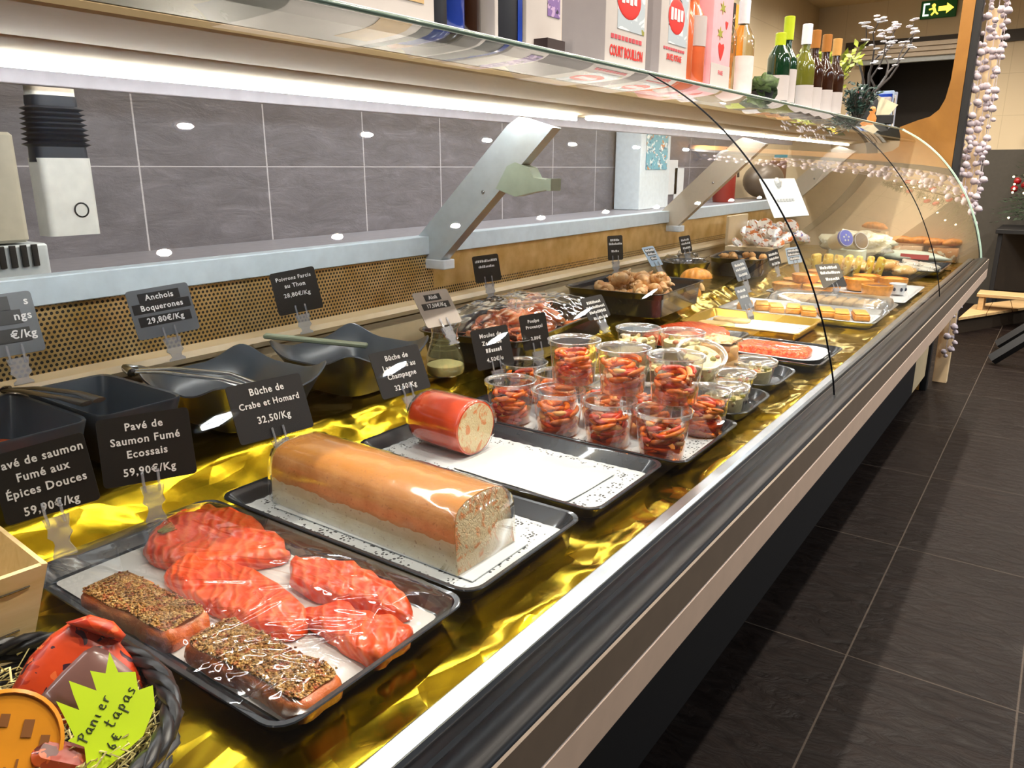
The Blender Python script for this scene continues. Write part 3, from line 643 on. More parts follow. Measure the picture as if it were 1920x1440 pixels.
# ---- fourth tray: clear pots of marinated seafood
tray(-1.085, -.508, 1.274, 1.580, .0265, 'black tray carrying the stacked pots of orange seafood')
single('lace_paper', 'white lace paper under the pots of orange seafood', 'paper', sheet(-1.05, -.53, 1.30, 1.555, 0, seed=15, rough=.0018), M['lace'], loc=(-.79, 1.4275, DZ + .0052), ang=60)
strip = [plain('marinated_strip_orange', 'ee7318', 0.25, var=0.3, vscale=60, Coat_Weight=0.5), plain('marinated_strip_red', 'cc3c16', 0.25, var=0.3, vscale=60, Coat_Weight=0.5), plain('marinated_strip_pale', 'f5b068', 0.3, var=0.2, vscale=60, Coat_Weight=0.5)]
oil = clear('orange_oil', (1.0, 0.62, 0.28, 1), 0.03, 1.2, base=0.02)
def cup_shell(t, r0, r1, h, lid=True):
    MB().lathe([(r0 * .9, .0015), (r0, .004), (r1 - .0015, h - .010), (r1, h - .004)], 32).build('pot_wall', M['plastic'], t, 60)
    MB().lathe([(0.0, .002), (r0 * .9, .0015)], 32).build('pot_base', M['plastic'], t, 60)
    MB().lathe([(r1 - .001, h - .010), (r1 + .003, h - .009), (r1 + .0035, h - .001), (r1 + .001, h), (r1 - .004, h - .0015), (r1 - .006, h - .005)], 32).build('lid_rim', M['rim'], t, 60)
    if lid: MB().lathe([(r1 - .006, h - .005), (0.0, h - .005)], 32).build('lid_disc', M['plastic'], t, 60)
def strips_mb(seed, r0, r1, h, fill):
    rr = random.Random(seed); mb = MB()
    for k in range(56):
        z = .006 + rr.uniform(0, fill * h); rad_ = (r0 + (r1 - r0) * z / h) - .009; a = rr.uniform(0, 2 * pi); dist = rad_ * math.sqrt(rr.uniform(.1, 1))
        c = Vector((dist * cos(a), dist * sin(a), z)); d = Vector((-sin(a), cos(a), rr.uniform(-.35, .35))); d.normalize(); L = rr.uniform(.012, .026); bend = rr.uniform(.2, .5) * L
        pts = []
        for q in range(6):
            s = q / 5 * 2 - 1; p = c + d * (L * s) + Vector((cos(a), sin(a), 0)) * (-bend * s * s) ; p.z = min(max(p.z, .006), fill * h + .012)
            rho = math.hypot(p.x, p.y); lim = (r0 + (r1 - r0) * p.z / h) - .0065
            if rho > lim: p.x *= lim / rho; p.y *= lim / rho
            pts.append(p)
        mb.mi = rr.choice((0, 0, 0, 0, 0, 1, 1, 2)); rd = rr.uniform(.0040, .0062); mb.tube(pts, [rd * .5, rd, rd * 1.1, rd * 1.1, rd, rd * .4], 7)
    return mb
def seafood_pot(seed, fill, label, loc):
    t = thing('seafood_pot', label, 'pot', loc, 0, None); r0, r1, h = .0445, .0545, .097
    cup_shell(t, r0, r1, h)
    strips_mb(seed, r0, r1, h, fill).build('seafood_strips', strip, t, 70)['kind'] = 'stuff'
    zz = .03; MB().lathe([(0, .003), (r0 - .001, .003), (r0 + (r1 - r0) * zz / h - .0015, zz), (0, zz)], 28).build('marinade', oil, t, 60)
    return t
P4Z = DZ + .0078
protos = [seafood_pot(s, f, '', (0, 0, 0)) for s, f in ((1, .66), (2, .72), (3, .62), (4, .68))]
spots4 = [(-.952, 1.346, 0), (-.825, 1.342, 0), (-.703, 1.340, 0), (-.583, 1.338, 0), (-1.020, 1.50, 0), (-.898, 1.460, 0), (-.780, 1.456, 0), (-.665, 1.454, 0), (-.572, 1.520, 0),
          (-.824, 1.402, 1), (-.702, 1.394, 1), (-.586, 1.392, 1)]
labs4 = ['seafood pot behind the red roll, lowest and furthest inside', 'seafood pot of the lower layer, second from the red roll', 'seafood pot of the lower layer, third from the red roll', 'seafood pot of the lower layer nearest the glass, with dark red pieces',
         'seafood pot at the rear corner of its tray by the card clip', 'half hidden seafood pot in the rear row behind the red roll', 'half hidden seafood pot at the middle of the rear row', 'half hidden seafood pot under the stacked middle pot', 'half hidden dark red seafood pot at the glass end of the rear row',
         'upper layer seafood pot furthest inside, packed with red strips', 'upper layer seafood pot in the middle, with pale orange chunks', 'upper layer seafood pot nearest the glass, standing in orange oil']
for i, ((x, y, lv), lab) in enumerate(zip(spots4, labs4)):
    p = protos[(i * 3 + lv) % 4]; dup(p, (x, y, P4Z + lv * .0982), rnd(0, 6), lab, 'seafood pots on the fourth tray')
for p in protos:
    for ch in list(p.children): bpy.data.objects.remove(ch)
    bpy.data.objects.remove(p)
# ---- fifth and sixth trays: pots of pale salad
tray(-.93, -.520, 1.620, 1.868, .024, 'small black tray of pale salad pots behind the orange pots', r=.06)
tray(-.90, -.535, 1.900, 2.140, .024, 'small black tray of wrapped salad packs, third behind the orange pots', r=.06)
salad = [plain('salad_cream', 'e3d29a', 0.4, var=0.2, vscale=60), plain('salad_pink', 'd98a62', 0.4, var=0.2, vscale=60), plain('salad_green', '9c9a4a', 0.4, var=0.3, vscale=60), plain('salad_white', 'eee6d2', 0.4)]
def chunks_mb(seed, r0, r1, h, fill, n=70):
    rr = random.Random(seed); mb = MB()
    for k in range(n):
        z = .007 + rr.uniform(0, fill * h); rho = ((r0 + (r1 - r0) * z / h) - .008) * math.sqrt(rr.uniform(.15, 1)); a = rr.uniform(0, 2 * pi)
        mb.mi = rr.choice((0, 0, 0, 1, 1, 2, 3)); s = rr.uniform(.0045, .0078)
        mb.ball((rho * cos(a), rho * sin(a), z), s * 1.3, s, s * .8, 7, 5, seed=k, amp=.5, freq=18, rot=Euler((rr.uniform(0, 3), rr.uniform(0, 3), 0)).to_matrix())
    return mb
def salad_pot(seed, label, loc, rot=0, r0=.044, r1=.054, h=.075, fill=.62, dome=False):
    t = thing('salad_pot', label, 'pot', loc, rot, 'pale salad pots'); cup_shell(t, r0, r1, h, not dome)
    mb = MB(); mb.lathe([(0, .004), (r0 - .004, .004), (r0 + (r1 - r0) * fill - .006, h * fill), (0, h * fill)], 20); mb.build('salad_base', salad[0], t, 60)
    chunks_mb(seed, r0, r1, h, fill).build('salad_pieces', salad, t, 70)['kind'] = 'stuff'
    if dome: MB().lathe([(r1 - .004, h - .003), (r1 - .012, h + .004), (r1 * .5, h + .008), (0, h + .009)], 28).build('domed_lid', M['rim'], t, 60)
    return t
q5 = DZ + .0062
salad_pot(1, 'white-lidded salad pot nearest the glass beside the orange pots', (-.588, 1.690, q5), dome=True, h=.066)
salad_pot(2, 'white-lidded salad pot nearest the glass, second behind the orange pots', (-.612, 1.806, q5), dome=True, h=.070)
salad_pot(3, 'salad pot of the lower layer in the middle of its small tray', (-.715, 1.715, q5))
salad_pot(4, 'salad pot of the lower layer at the inner end of its small tray', (-.842, 1.700, q5))
salad_pot(5, 'inner salad pot of the lower layer, rear side of its small tray', (-.825, 1.818, q5), r0=.04, r1=.05)
salad_pot(6, 'upper salad pot at the inner end with clear upper half', (-.835, 1.735, q5 + .076), h=.09)
salad_pot(7, 'upper salad pot in the middle of the stack', (-.735, 1.775, q5 + .076), h=.085, fill=.7)
salad_pot(8, 'tilted salad pot with its open rim turned to the glass', (-.662, 1.700, q5 + .082), rot=(.30, .28, 0), r0=.046, r1=.057, h=.06, fill=.75)
salad_pot(9, 'large wrapped salad pot on the third small tray', (-.622, 1.985, q5), dome=True, h=.062, r0=.05, r1=.062)
salad_pot(10, 'salad pot behind the paper-wrapped block', (-.800, 2.02, q5), h=.085)
t = thing('wrapped_cake', 'tan wrapped cube of terrine beside the salad pots', 'terrine', (-.705, 1.955, q5 + .0), .35)
mb = MB(); mb.rbox(-.05, .05, -.045, .045, 0, .105, .010, 4); mb.build('block', m_speckle('terrine_cube', [(0, 'd8a567'), (.4, 'c08a4c'), (.7, 'e6c490'), (1, 'b5713a')], 45), t, 50)
mb = MB(); mb.ball((0, 0, .11), .052, .047, .012, 12, 6, seed=3, amp=.6); mb.build('crumb_top', m_speckle('crumb_top', [(0, 'e2a066'), (.5, 'f0cfa0'), (1, 'c9703a')], 90, bump=.008), t, 70)
# ------------------------------------------------------------------ price tags on clear clips
M['clip'] = clear('clear_clip_plastic', (0.80, 0.82, 0.86, 1), 0.1, 1.7, base=0.10, haze=(0.22, (0.9, 0.92, 0.98, 1)))
def price_tag(bot, rz, tx, ro, wd, h, lines, label, card='slate', tape=None, size=.0165, drop=.052, align='CENTER', bars=0):
    m = Matrix.Rotation(rz, 3, 'Z') @ Matrix.Rotation(tx, 3, 'X') @ Matrix.Rotation(ro, 3, 'Y')
    t = thing('price_tag', label, 'price tag', bot, m.to_euler(), 'price tags')
    MB().prism([(p[0], p[1] + h / 2) for p in rrect(wd, h, .006, 3)], -.0006, .0006, 'y').build('card', M[card], t, 30)
    n = len(lines); z = h - .018
    for i, ln in enumerate(lines):
        if not ln: z -= size * .9; continue
        last = i == n - 1 and n > 1; zz = z - (size * .35 if last else 0); xx = 0 if align == 'CENTER' else wd / 2 - .007
        if isinstance(ln, float):   # writing too small to read in the photograph: broken strokes
            mb = MB(); x = -ln * wd / 2; rb = random.Random(int(ln * 1000) + i)
            if tape: MB().box(-ln * wd / 2 - .003, ln * wd / 2 + .003, -.0013, -.0007, zz - size * .6, zz + size * .6).build('label_tape', M[tape], t)
            while x < ln * wd / 2:
                q = rb.uniform(.35, .8) * size; mb.box(x, x + q * .55, -.0019, -.0014, zz - size * .36, zz + size * .36 - rb.choice((0, 0, .2)) * size); x += q * .8
            mb.build('lettering', M['ink'], t); z -= size * 1.28; continue
        if tape: MB().box(-len(ln) * size * .33 - .003, len(ln) * size * .33 + .003, -.0013, -.0007, zz - size * .62, zz + size * .62).build('label_tape', M[tape], t)
        text('lettering', ln, size * (1.0 if len(ln) < 15 else .9), M['ink'], t, (xx, -.0016, zz), align=align, spacing=1.12, sx=.95)
        z -= size * 1.28
    mb = MB()
    for sx in (-1, 1): mb.tube([(sx * .011, -.0035, .017), (sx * .011, -.004, .0), (sx * .010, -.002, -.016)], .0022, 6)
    mb.prism([(-.017, -.006), (.017, -.006), (.015, -.016), (.013, -.022), (.016, -.032), (.010, -.038), (.009, -.044), (.015, -drop + .004), (.015, -drop), (-.015, -drop), (-.015, -drop + .004), (-.009, -.044), (-.010, -.038), (-.016, -.032), (-.013, -.022), (-.015, -.016)], -.0025, .0025, 'y')
    mb.build('clip', M['clip'], t, 40); return t
price_tag((-1.425, .561, 1.094), 1.22, -.47, -.07, .09, .110, ['s', 'ngs', '€/kg'], 'price tag coloured with a grey sheen at the edge of the photo on the rearmost nearest bin', 'greysheen', 'tape', align='RIGHT', size=.02)
price_tag((-1.405, .831, 1.085), 1.31, -.31, -.08, .118, .096, ['Anchois', 'Boquerones', '29,80€/Kg'], 'price tag coloured with a grey sheen, reading Anchois Boquerones', 'greysheen', 'tape', size=.0155)
price_tag((-1.431, 1.178, 1.076), .9, -.29, -.16, .103, .100, ['Poivrons Farcis', 'au Thon', '28,80€/Kg'], 'black price tag reading Poivrons Farcis au Thon', size=.0135)
price_tag((-1.081, .438, .942), .83, -.38, -.22, .122, .098, ['Pavé de saumon', 'Fumé aux', 'Épices Douces', '59,90€/kg'], 'black price tag for Epices Douces salmon beside the wooden crate', size=.0165, drop=.062)
price_tag((-1.081, .580, .940), .90, -.43, -.08, .132, .105, ['Pavé de', 'Saumon Fumé', 'Ecossais', '59,90€/Kg'], 'black price tag for Saumon Fumé Ecossais', size=.0165, drop=.062)
price_tag((-1.083, .821, .943), 1.50, -.38, .03, .150, .103, ['Bûche de', 'Crabe et Homard', '32,50/Kg'], 'black price tag reading Bûche de Crabe et Homard', size=.0175, drop=.06)
price_tag((-1.079, 1.151, .943), 1.45, -.43, 0, .132, .099, ['Bûche de', 'Langouste au', 'Champagne', '32,50/Kg'], 'black price tag reading Bûche de Langouste au Champagne', size=.0155, drop=.06)
price_tag((-1.172, 1.389, 1.040), 1.45, -.62, 0, .112, .093, ['Aïoli', '17,50€/Kg'], 'price tag coloured with a beige reflection, standing on the glass jar', 'beigesheen', 'tape', size=.0135)
price_tag((-1.066, 1.450, .939), 1.20, -.29, -.05, .105, .097, ['Moules de', 'Zeelande', .4, '4,50€/u'], 'black price tag between the glass jar and the orange pots', size=.014, drop=.045)
price_tag((-1.050, 1.603, .958), 1.09, -.23, -.06, .077, .089, ['Poulpe', 'Provençal', '', '2,80€'], 'narrow black price tag above the orange pots', size=.0115, drop=.05)
price_tag((-1.460, 1.947, 1.055), .81, -.23, -.11, .084, .084, [.82, .6], 'black price tag against the perforated back, behind the prawn tray', size=.0105)
price_tag((-1.032, 1.896, .993), 1.24, -.57, -.08, .086, .068, [.6, .8, .7, .55], 'black price tag on the corner of the prawn tray', size=.0115, drop=.045)
price_tag((-1.442, 2.763, 1.048), .49, -.24, -.07, .060, .097, [.6, .8, '', .5], 'black upright price tag behind the whelk tray', size=.0115)
price_tag((-1.352, 2.961, 1.012), 1.23, -.66, -.07, .070, .093, [.7, .6, .4], 'pale blue price tag leaning behind the whelks', 'bluecard', 'tape', size=.0135)
price_tag((-1.390, 3.354, 1.032), .94, -.25, -.12, .058, .074, [.7, .75, .6], 'dark price tag beside the small black bowl', size=.0125)
price_tag((-.983, 2.954, .984), 1.21, -.44, -.12, .080, .080, [.7, .75, .6], 'price tag coloured with a grey sheen over the quiche tray, upper of the two', 'greysheen', size=.014)
price_tag((-.929, 2.857, .891), 1.20, -.48, -.10, .063, .090, [.7, .6], 'price tag coloured with a grey sheen over the quiche tray, lower of the two', 'greysheen', size=.014, drop=.03)
price_tag((-1.039, 3.533, .979), 1.30, -.35, -.10, .095, .070, [.75, .8, .6], 'black tilted price tag beside the white seafood carton', size=.015)
price_tag((-1.086, 4.021, .938), .96, -.35, -.09, .087, .083, [.75, .8, .6], 'bluish price tag among the yellow packs', 'bluecard', 'tape', size=.014)
price_tag((-.776, 3.529, .905), .97, -.62, -.01, .130, .112, [.7, .8, .55], 'dark price tag leaning in front of the round pastries', size=.019, drop=.03)

# ------------------------------------------------------------------ rear row: bins, jar, prawn and whelk trays
def bin_mb(w, d, h, flare, up=0.0, n=64):
    """Black melamine bin: flared sides, softly rounded plan; corners may sweep upwards."""
    mb = MB(); ex = 2 / (5.0 if up else 9.0)
    def ring(wd, dd, z, k):
        L = []
        for i in range(n):
            a = 2 * pi * i / n + pi / n; c, s_ = cos(a), sin(a)
            L.append((wd / 2 * math.copysign(abs(c) ** ex, c), dd / 2 * math.copysign(abs(s_) ** ex, s_), z + k * up * (abs(sin(2 * a)) ** 1.3 - .35 if up else 0)))
        return L
    mb.loft([ring(w - 2 * flare, d - 2 * flare, 0, 0), ring(w - 1.25 * flare, d - 1.25 * flare, h * .45, .3), ring(w, d, h, 1), ring(w - .002, d - .002, h + .003, 1), ring(w - .010, d - .010, h + .001, 1), ring(w - 1.25 * flare - .012, d - 1.25 * flare - .012, h * .45, .3), ring(w - 2 * flare - .012, d - 2 * flare - .012, .008, 0)])
    return mb
def blackbin(x0, x1, y0, y1, h, label, flare=.02, up=0.0, name='display_bin', rot=0):
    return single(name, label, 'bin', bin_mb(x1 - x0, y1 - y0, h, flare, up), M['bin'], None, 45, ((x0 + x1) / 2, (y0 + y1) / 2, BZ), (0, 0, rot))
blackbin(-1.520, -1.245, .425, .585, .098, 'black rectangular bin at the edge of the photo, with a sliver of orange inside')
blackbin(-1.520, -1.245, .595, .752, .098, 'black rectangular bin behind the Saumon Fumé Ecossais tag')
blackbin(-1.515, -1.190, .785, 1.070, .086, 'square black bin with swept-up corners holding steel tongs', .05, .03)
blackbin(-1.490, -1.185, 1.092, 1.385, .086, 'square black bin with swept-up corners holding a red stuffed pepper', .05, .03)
single('orange_fillet', 'orange fillet lying in the nearest rear bin', 'fish', slab([(-.1, -.03), (.1, -.035), (.11, .03), (-.1, .035)], .03, 4), M['salmon'], loc=(-1.36, .505, BZ + .009), ang=60)
mb = MB()
for sgn in (-1, 1):
    mb.tube([(-.13, sgn * .004, .0), (-.06, sgn * .012, .006), (.06, sgn * .016, .006), (.12, sgn * .012, .0)], [.007, .008, .008, .012], 8, flat=.35)
mb.tube([(-.13, -.006, 0), (-.14, 0, 0), (-.13, .006, 0)], .006, 8)
single('serving_tongs', 'dark steel tongs leaning between the two rectangular bins', 'tongs', mb, plain('dark_steel', '6a6664', 0.3, 1.0), loc=(-1.40, .592, BZ + .112), rot=(0, -.05, .12), ang=60)
t = thing('serving_tongs', 'bright steel tongs resting across the square bin with anchovies', 'tongs', (-1.355, .842, BZ + .098), (0, .10, .62))
mb = MB()
for sgn in (-1, 1): mb.tube([(-.12, sgn * .006, .0), (-.05, sgn * .016, .008), (.06, sgn * .022, .006), (.13, sgn * .012, -.012)], [.007, .009, .009, .014], 8, flat=.35)
mb.build('arms', M['steel'], t, 60); MB().tube([(-.118, -.012, 0), (-.135, 0, .004), (-.118, .012, 0)], .009, 8).build('hinge', M['steel'], t, 60)
mb = MB(); rr = random.Random(5)
fil = plain('pale_anchovy', 'c9c6bc', 0.3, var=0.25, vscale=80)
for k in range(7):
    y = .93 + .022 * (k - 3); x = -1.36 + rr.uniform(-.02, .02)
    m = MB().tube([(-.055, 0, 0), (-.02, .003, .004), (.03, -.002, .004), (.06, .002, 0)], [.002, .009, .008, .002], 7, flat=.4)
    single('anchovy_fillet', 'pale anchovy fillet lying in the square black bin', 'fish', m, fil, 'anchovy fillets in the square bin', 60, (x, y, BZ + .014), (0, 0, rr.uniform(-.2, .2)))
t = thing('stuffed_pepper', 'shiny red stuffed pepper in the square black bin', 'pepper', (-1.375, 1.235, BZ + .008))
MB().lathe([(0, 0), (.018, .001), (.026, .012), (.025, .026), (.016, .034), (.009, .033), (.007, .028)], 20).build('pepper', plain('pepper_red', 'b5121c', 0.2, Coat_Weight=0.6), t, 70)
MB().ball((0, 0, .031), .010, .010, .006, 10, 6, seed=2, amp=.4).build('filling', M['paper'], t, 70)
single('serving_spoon', 'sage green plastic spoon handle leaning over the pepper bin', 'spoon', MB().rbox(-.12, .12, -.011, .011, -.004, .006, .005), M['sage'], loc=(-1.385, 1.175, BZ + .106), rot=(0, .10, .62))
# glass jar with a waist
t = thing('glass_jar', 'flared clear glass jar of pale aioli under the price tag', 'jar', (-1.20, 1.418, .9068))
prof = [(.0, .002), (.040, .002), (.049, .010), (.050, .025), (.044, .055), (.034, .085), (.031, .105), (.033, .118), (.040, .127), (.041, .131)]
gj = clear('jar_glass', (0.93, 0.95, 0.90, 1), 0.02, 1.8, base=0.05)
MB().lathe(prof, 28).build('jar_wall', gj, t, 60)
MB().lathe([(0, .006), (.043, .006), (.046, .015), (.045, .028), (.028, .034), (.012, .030), (0, .033)], 24).build('sauce', plain('aioli', 'e8dfa0', 0.4), t, 60)
mb = MB()
for z in (.070, .082, .094): mb.lathe([(.0375 - (z - .07) * .18, z - .002), (.0395 - (z - .07) * .18, z), (.0375 - (z - .07) * .18, z + .002)], 24)
mb.build('screw_threads', gj, t, 60)
# prawns under film in a deep black tray
TPX = Euler((0, 0, .13)).to_matrix()
tray(-1.42, -1.085, 1.520, 2.110, .075, 'deep black tray heaped with pink prawns', BZ, .10, .05)
pm = m_speckle('cooked_prawn_shell', [(0, 'e0702e'), (.4, 'ec8a4c'), (.7, 'd05a22'), (.9, 'f0b080'), (1, 'a04e26')], 70, .3, .003, Coat_Weight=.4)
def prawn_mb():
    mb = MB(); pts = []; n = 12
    for k in range(n): a = -.6 + 3.6 * k / (n - 1); pts.append((.030 * cos(a), .030 * sin(a), .002 * sin(k)))
    mb.tube(pts, [.005, .0105, .0125, .0125, .012, .0115, .0105, .0095, .0085, .007, .0055, .003], 8)
    e = Vector(pts[-1])
    for s in (-1, 0, 1): mb.tube([e, e + Vector((.012 * s, -.014, .0))], [.003, .006], 6, flat=.3)
    b = Vector(pts[0])
    for s in (-1, 1): mb.tube([b, b + Vector((.02, -.012, .006 * s)), b + Vector((.034, -.004, .012 * s))], [.0012, .0009, .0005], 4)
    return mb
pme = prawn_mb().mesh('cooked_prawn', pm, 60); rr = random.Random(21); TC = Vector((-1.2525, 1.815, BZ))
for k in range(64):
    lv = 0 if k < 26 else (1 if k < 50 else 2); sp = .095 - .018 * lv, .225 - .03 * lv
    p = Vector((rr.uniform(-1, 1) * sp[0], rr.uniform(-1, 1) * sp[1], .034 + .028 * lv + rr.uniform(0, .006)))
    p = TPX @ p + TC
    o = bpy.data.objects.new('cooked_prawn', pme); COL.objects.link(o); o.location = p; o.rotation_euler = (rr.uniform(-.5, .5), rr.uniform(-.5, .5), rr.uniform(0, 6.3)); o.scale = (rr.uniform(.85, 1.15),) * 3
    tag(o, 'pink cooked prawn heaped in the deep black tray under film', 'prawn', 'cooked prawns in the deep black tray')
ST2 = streaks(9, 60, -.15, .15, -.27, .27, .8, .9)
def pf_(u, v):
    x = (u - .5) * .31; y = (v - .5) * .555; e = min(u, 1 - u, v, 1 - v)
    h = .079 + .052 * min(1, e / .22) ** .8 + .006 * mnoise.noise(Vector((x * 22, y * 16, 2))) * min(1, e / .1) + .003 * abs(mnoise.noise(Vector((x * 50, y * 30, 7)))) + fold_height(x, y, ST2)
    return (x, y, h)
single('cling_film', 'loose clear film bunched over the heap of pink prawns', 'film', MB().grid(pf_, 90, 130), M['film'], loc=TC, rot=(0, 0, .13), ang=180)
# whelks
tray(-1.455, -1.070, 2.36, 2.81, .085, 'deep black tray of pale whelks', BZ, .04, .05)
wm = m_speckle('whelk_shell', [(0, 'c98f52'), (.35, 'e0b47c'), (.7, 'b5763a'), (1, 'f0d8ac')], 60, .4, .004)
def whelk_mb():
    mb = MB(); pts = []; rs_ = []
    for k in range(26):
        u = k / 25; a = u * 4.2 * pi; r = .017 * (1 - u) ** 1.1; pts.append((r * cos(a) * .55, r * sin(a) * .55, .055 * u)); rs_.append(.020 * (1 - u) ** .9 + .0015)
    return mb.tube(pts, rs_, 9)
wme = whelk_mb().mesh('whelk', wm, 60); TC = Vector((-1.2625, 2.585, BZ))
for k in range(58):
    lv = 0 if k < 24 else (1 if k < 44 else 2)
    p = TC + Vector((rr.uniform(-.115 + .02 * lv, .115 - .02 * lv), rr.uniform(-.15 + .03 * lv, .15 - .03 * lv), .042 + .028 * lv))
    o = bpy.data.objects.new('whelk', wme); COL.objects.link(o); o.location = p; o.rotation_euler = (rr.uniform(0, 6), rr.uniform(0, 6), rr.uniform(0, 6)); o.scale = (rr.uniform(.85, 1.2),) * 3
    tag(o, 'pale tan whelk shell piled in the deep black tray', 'whelk', 'whelks in the deep black tray')

# ------------------------------------------------------------------ wooden crate and tapas basket at the near corner
t = thing('wooden_crate', 'pale pine crate with wire staples at the near corner of the counter', 'crate', (-.985, .150, DZ + .001), -.08)
W_, D_, H_ = .118, .19, .138
def plank(a0, a1, b0, b1, th):   # a: bottom pair, b: top pair (outer), inner offset th towards the centre
    q = [Vector(p) for p in (a0, a1, b1, b0)]; c = Vector((0, 0, q[0].z * .5 + q[2].z * .5)); nrm = (q[1] - q[0]).cross(q[3] - q[0]).normalized()
    if nrm.dot(c - q[0]) < 0: nrm = -nrm
    mb = MB(); vs = q + [p + nrm * th for p in q]; mb.add(vs, [(0, 1, 2, 3), (4, 7, 6, 5), (0, 4, 5, 1), (1, 5, 6, 2), (2, 6, 7, 3), (3, 7, 4, 0)]); return mb
B, T_ = .82, 1.0
c4b = [(-W_ * B, -D_ * B, 0), (W_ * B, -D_ * B, 0), (W_ * B, D_ * B, 0), (-W_ * B, D_ * B, 0)]; c4t = [(-W_, -D_, H_), (W_, -D_, H_), (W_, D_, H_), (-W_, D_, H_)]
for k in range(4): plank(c4b[k], c4b[(k + 1) % 4], c4t[k], c4t[(k + 1) % 4], .006).build('side_board', M['pine'], t, 20)
MB().box(-W_ * B, W_ * B, -D_ * B, D_ * B, .001, .007).build('bottom_board', M['pine'], t)
for y, z, a in ((.150, .118, 0), (.135, .068, 0), (.125, .022, 0), (.04, .10, .9), (-.04, .10, -.9)):
    x = W_ * (B + (T_ - B) * z / H_) + .0006
    MB().tube([(x, y - .020 * cos(a), z - .02 * sin(a) * .8), (x + .0012, y, z), (x, y + .020 * cos(a), z + .02 * sin(a) * .8)], .0012, 5).build('staple', M['staple'], t, 60)
t = thing('tapas_basket', 'black oval wicker basket filled with tapas and wood wool', 'basket', (-.700, .232, DZ + .002))
mb = MB(); RX, RY, HB = .150, .112, .072; NS = 40
for k in range(6):
    z = .006 + k * .0105; s = .80 + .18 * k / 5
    mb.tube([((RX * s + .003 * (1 if (i + k) % 2 else -1)) * cos(2 * pi * i / NS), (RY * s + .003 * (1 if (i + k) % 2 else -1)) * sin(2 * pi * i / NS), z) for i in range(NS)], .0062, 6, True, .9)
mb.build('weave', M['wick'], t, 60)
mb = MB()
for q in range(3):
    mb.tube([((RX - .004 + .005 * cos(i * .9 + q * 2.1)) * cos(2 * pi * i / 60), (RY - .004 + .005 * cos(i * .9 + q * 2.1)) * sin(2 * pi * i / 60), HB + .005 * sin(i * .9 + q * 2.1)) for i in range(60)], .0055, 6, True)
mb.build('rim', M['wick'], t, 60)
MB().loft([[(RX * .78 * k * cos(2 * pi * i / 32), RY * .78 * k * sin(2 * pi * i / 32), .003) for i in range(32)] for k in (.02, 1)], False, False).build('bottom', M['wick'], t)
mb = MB(); rr = random.Random(9)
for k in range(420):
    a = rr.uniform(0, 6.28); q = math.sqrt(rr.uniform(0, .80)); c = Vector((RX * q * cos(a), RY * q * sin(a), .036 + .026 * rr.random() + (.006 if q > .72 else 0))); L = rr.uniform(.010, .024); d = Vector((rr.uniform(-1, 1), rr.uniform(-1, 1), rr.uniform(-.4, .6))).normalized(); s = d.orthogonal() * rr.uniform(.005, .011)
    mb.tube([c - d * L, c - d * L * .7 + s, c - d * L * .2 - s * .6, c + d * L * .3 + s * .7, c + d * L * .75 - s, c + d * L], .0012, 4, flat=.5)
tag(mb.build('wood_wool', M['woodwool'], None, 60, loc=(-.700, .232, DZ + .002)), 'pale curly wood wool filling the black wicker basket', 'wood wool', None, 'stuff')
pr = m_print('orange_printed_film', 'd9481c', [('b8300f', .58), ('3a1c2c', .63), ('f0703a', .62)], 42)
def facing(px, py, z, lift=.35):
    """A frame at a point of the basket that leans back towards the customer."""
    p = at(px, py, z); nr = (_C - p).normalized(); nr = (nr + Vector((.1, -.1, lift))).normalized()
    ex = (on_plane(px + 90, py, p, nr) - p).normalized(); ey = nr.cross(ex).normalized(); return p, nr, Matrix((ex, ey, nr)).transposed()
# pouch with a clear window, leaning in the basket
pp, pn, pm_ = facing(160, 1250, .925, .2); t = thing('tapas_pouch', 'orange printed pouch with a mauve window leaning in the basket', 'pouch', pp, pm_.to_euler())
def on_frame(px, py, p, nr, m): q = on_plane(px, py, p, nr) - p; q = m.transposed() @ q; return Vector((q.x, q.y))
ol = [on_frame(x, y, pp, pn, pm_) for x, y in ((16, 1300), (55, 1232), (95, 1190), (135, 1164), (175, 1157), (210, 1168), (231, 1188), (226, 1206), (250, 1235), (272, 1268), (286, 1305), (240, 1345), (180, 1362), (110, 1368), (50, 1350))]
cc_ = sum(ol, Vector((0, 0))) / len(ol); ol = [p - cc_ for p in ol]
mb = MB(); mb.loft([[(cc_.x + p.x * k, cc_.y + p.y * k, z + .0035 * mnoise.noise(Vector((i * .9, k * 7, 1)))) for i, p in enumerate(ol)] for k, z in ((.9, -.028), (.97, -.012), (1, 0), (.96, .006), (.85, .012), (.6, .018), (.3, .020), (.02, .021))]); mb.build('pouch_film', pr, t, 60)
wl = [on_frame(x, y, pp, pn, pm_) for x, y in ((78, 1306), (118, 1262), (160, 1222), (180, 1212), (205, 1222), (252, 1262), (272, 1300), (205, 1330), (120, 1334))]
wc = sum(wl, Vector((0, 0))) / len(wl)
mb = MB(); mb.loft([[(wc.x + (p.x - wc.x) * k, wc.y + (p.y - wc.y) * k, z) for p in wl] for k, z in ((1, .010), (.96, .021), (.7, .0245), (.3, .026), (.02, .0262))]); mb.build('window', plain('mauve_pate', '7d5a54', 0.25, Coat_Weight=.5), t, 60)
fl = [on_frame(x, y, pp, pn, pm_) for x, y in ((128, 1172), (172, 1158), (214, 1170), (236, 1194), (226, 1206), (180, 1192))]
fc = sum(fl, Vector((0, 0))) / len(fl); mb = MB(); mb.loft([[(fc.x + (p.x - fc.x) * k, fc.y + (p.y - fc.y) * k, z) for p in fl] for k, z in ((1, .008), (1.02, .022), (.7, .030), (.1, .032))]); mb.build('folded_top', pr, t, 70)
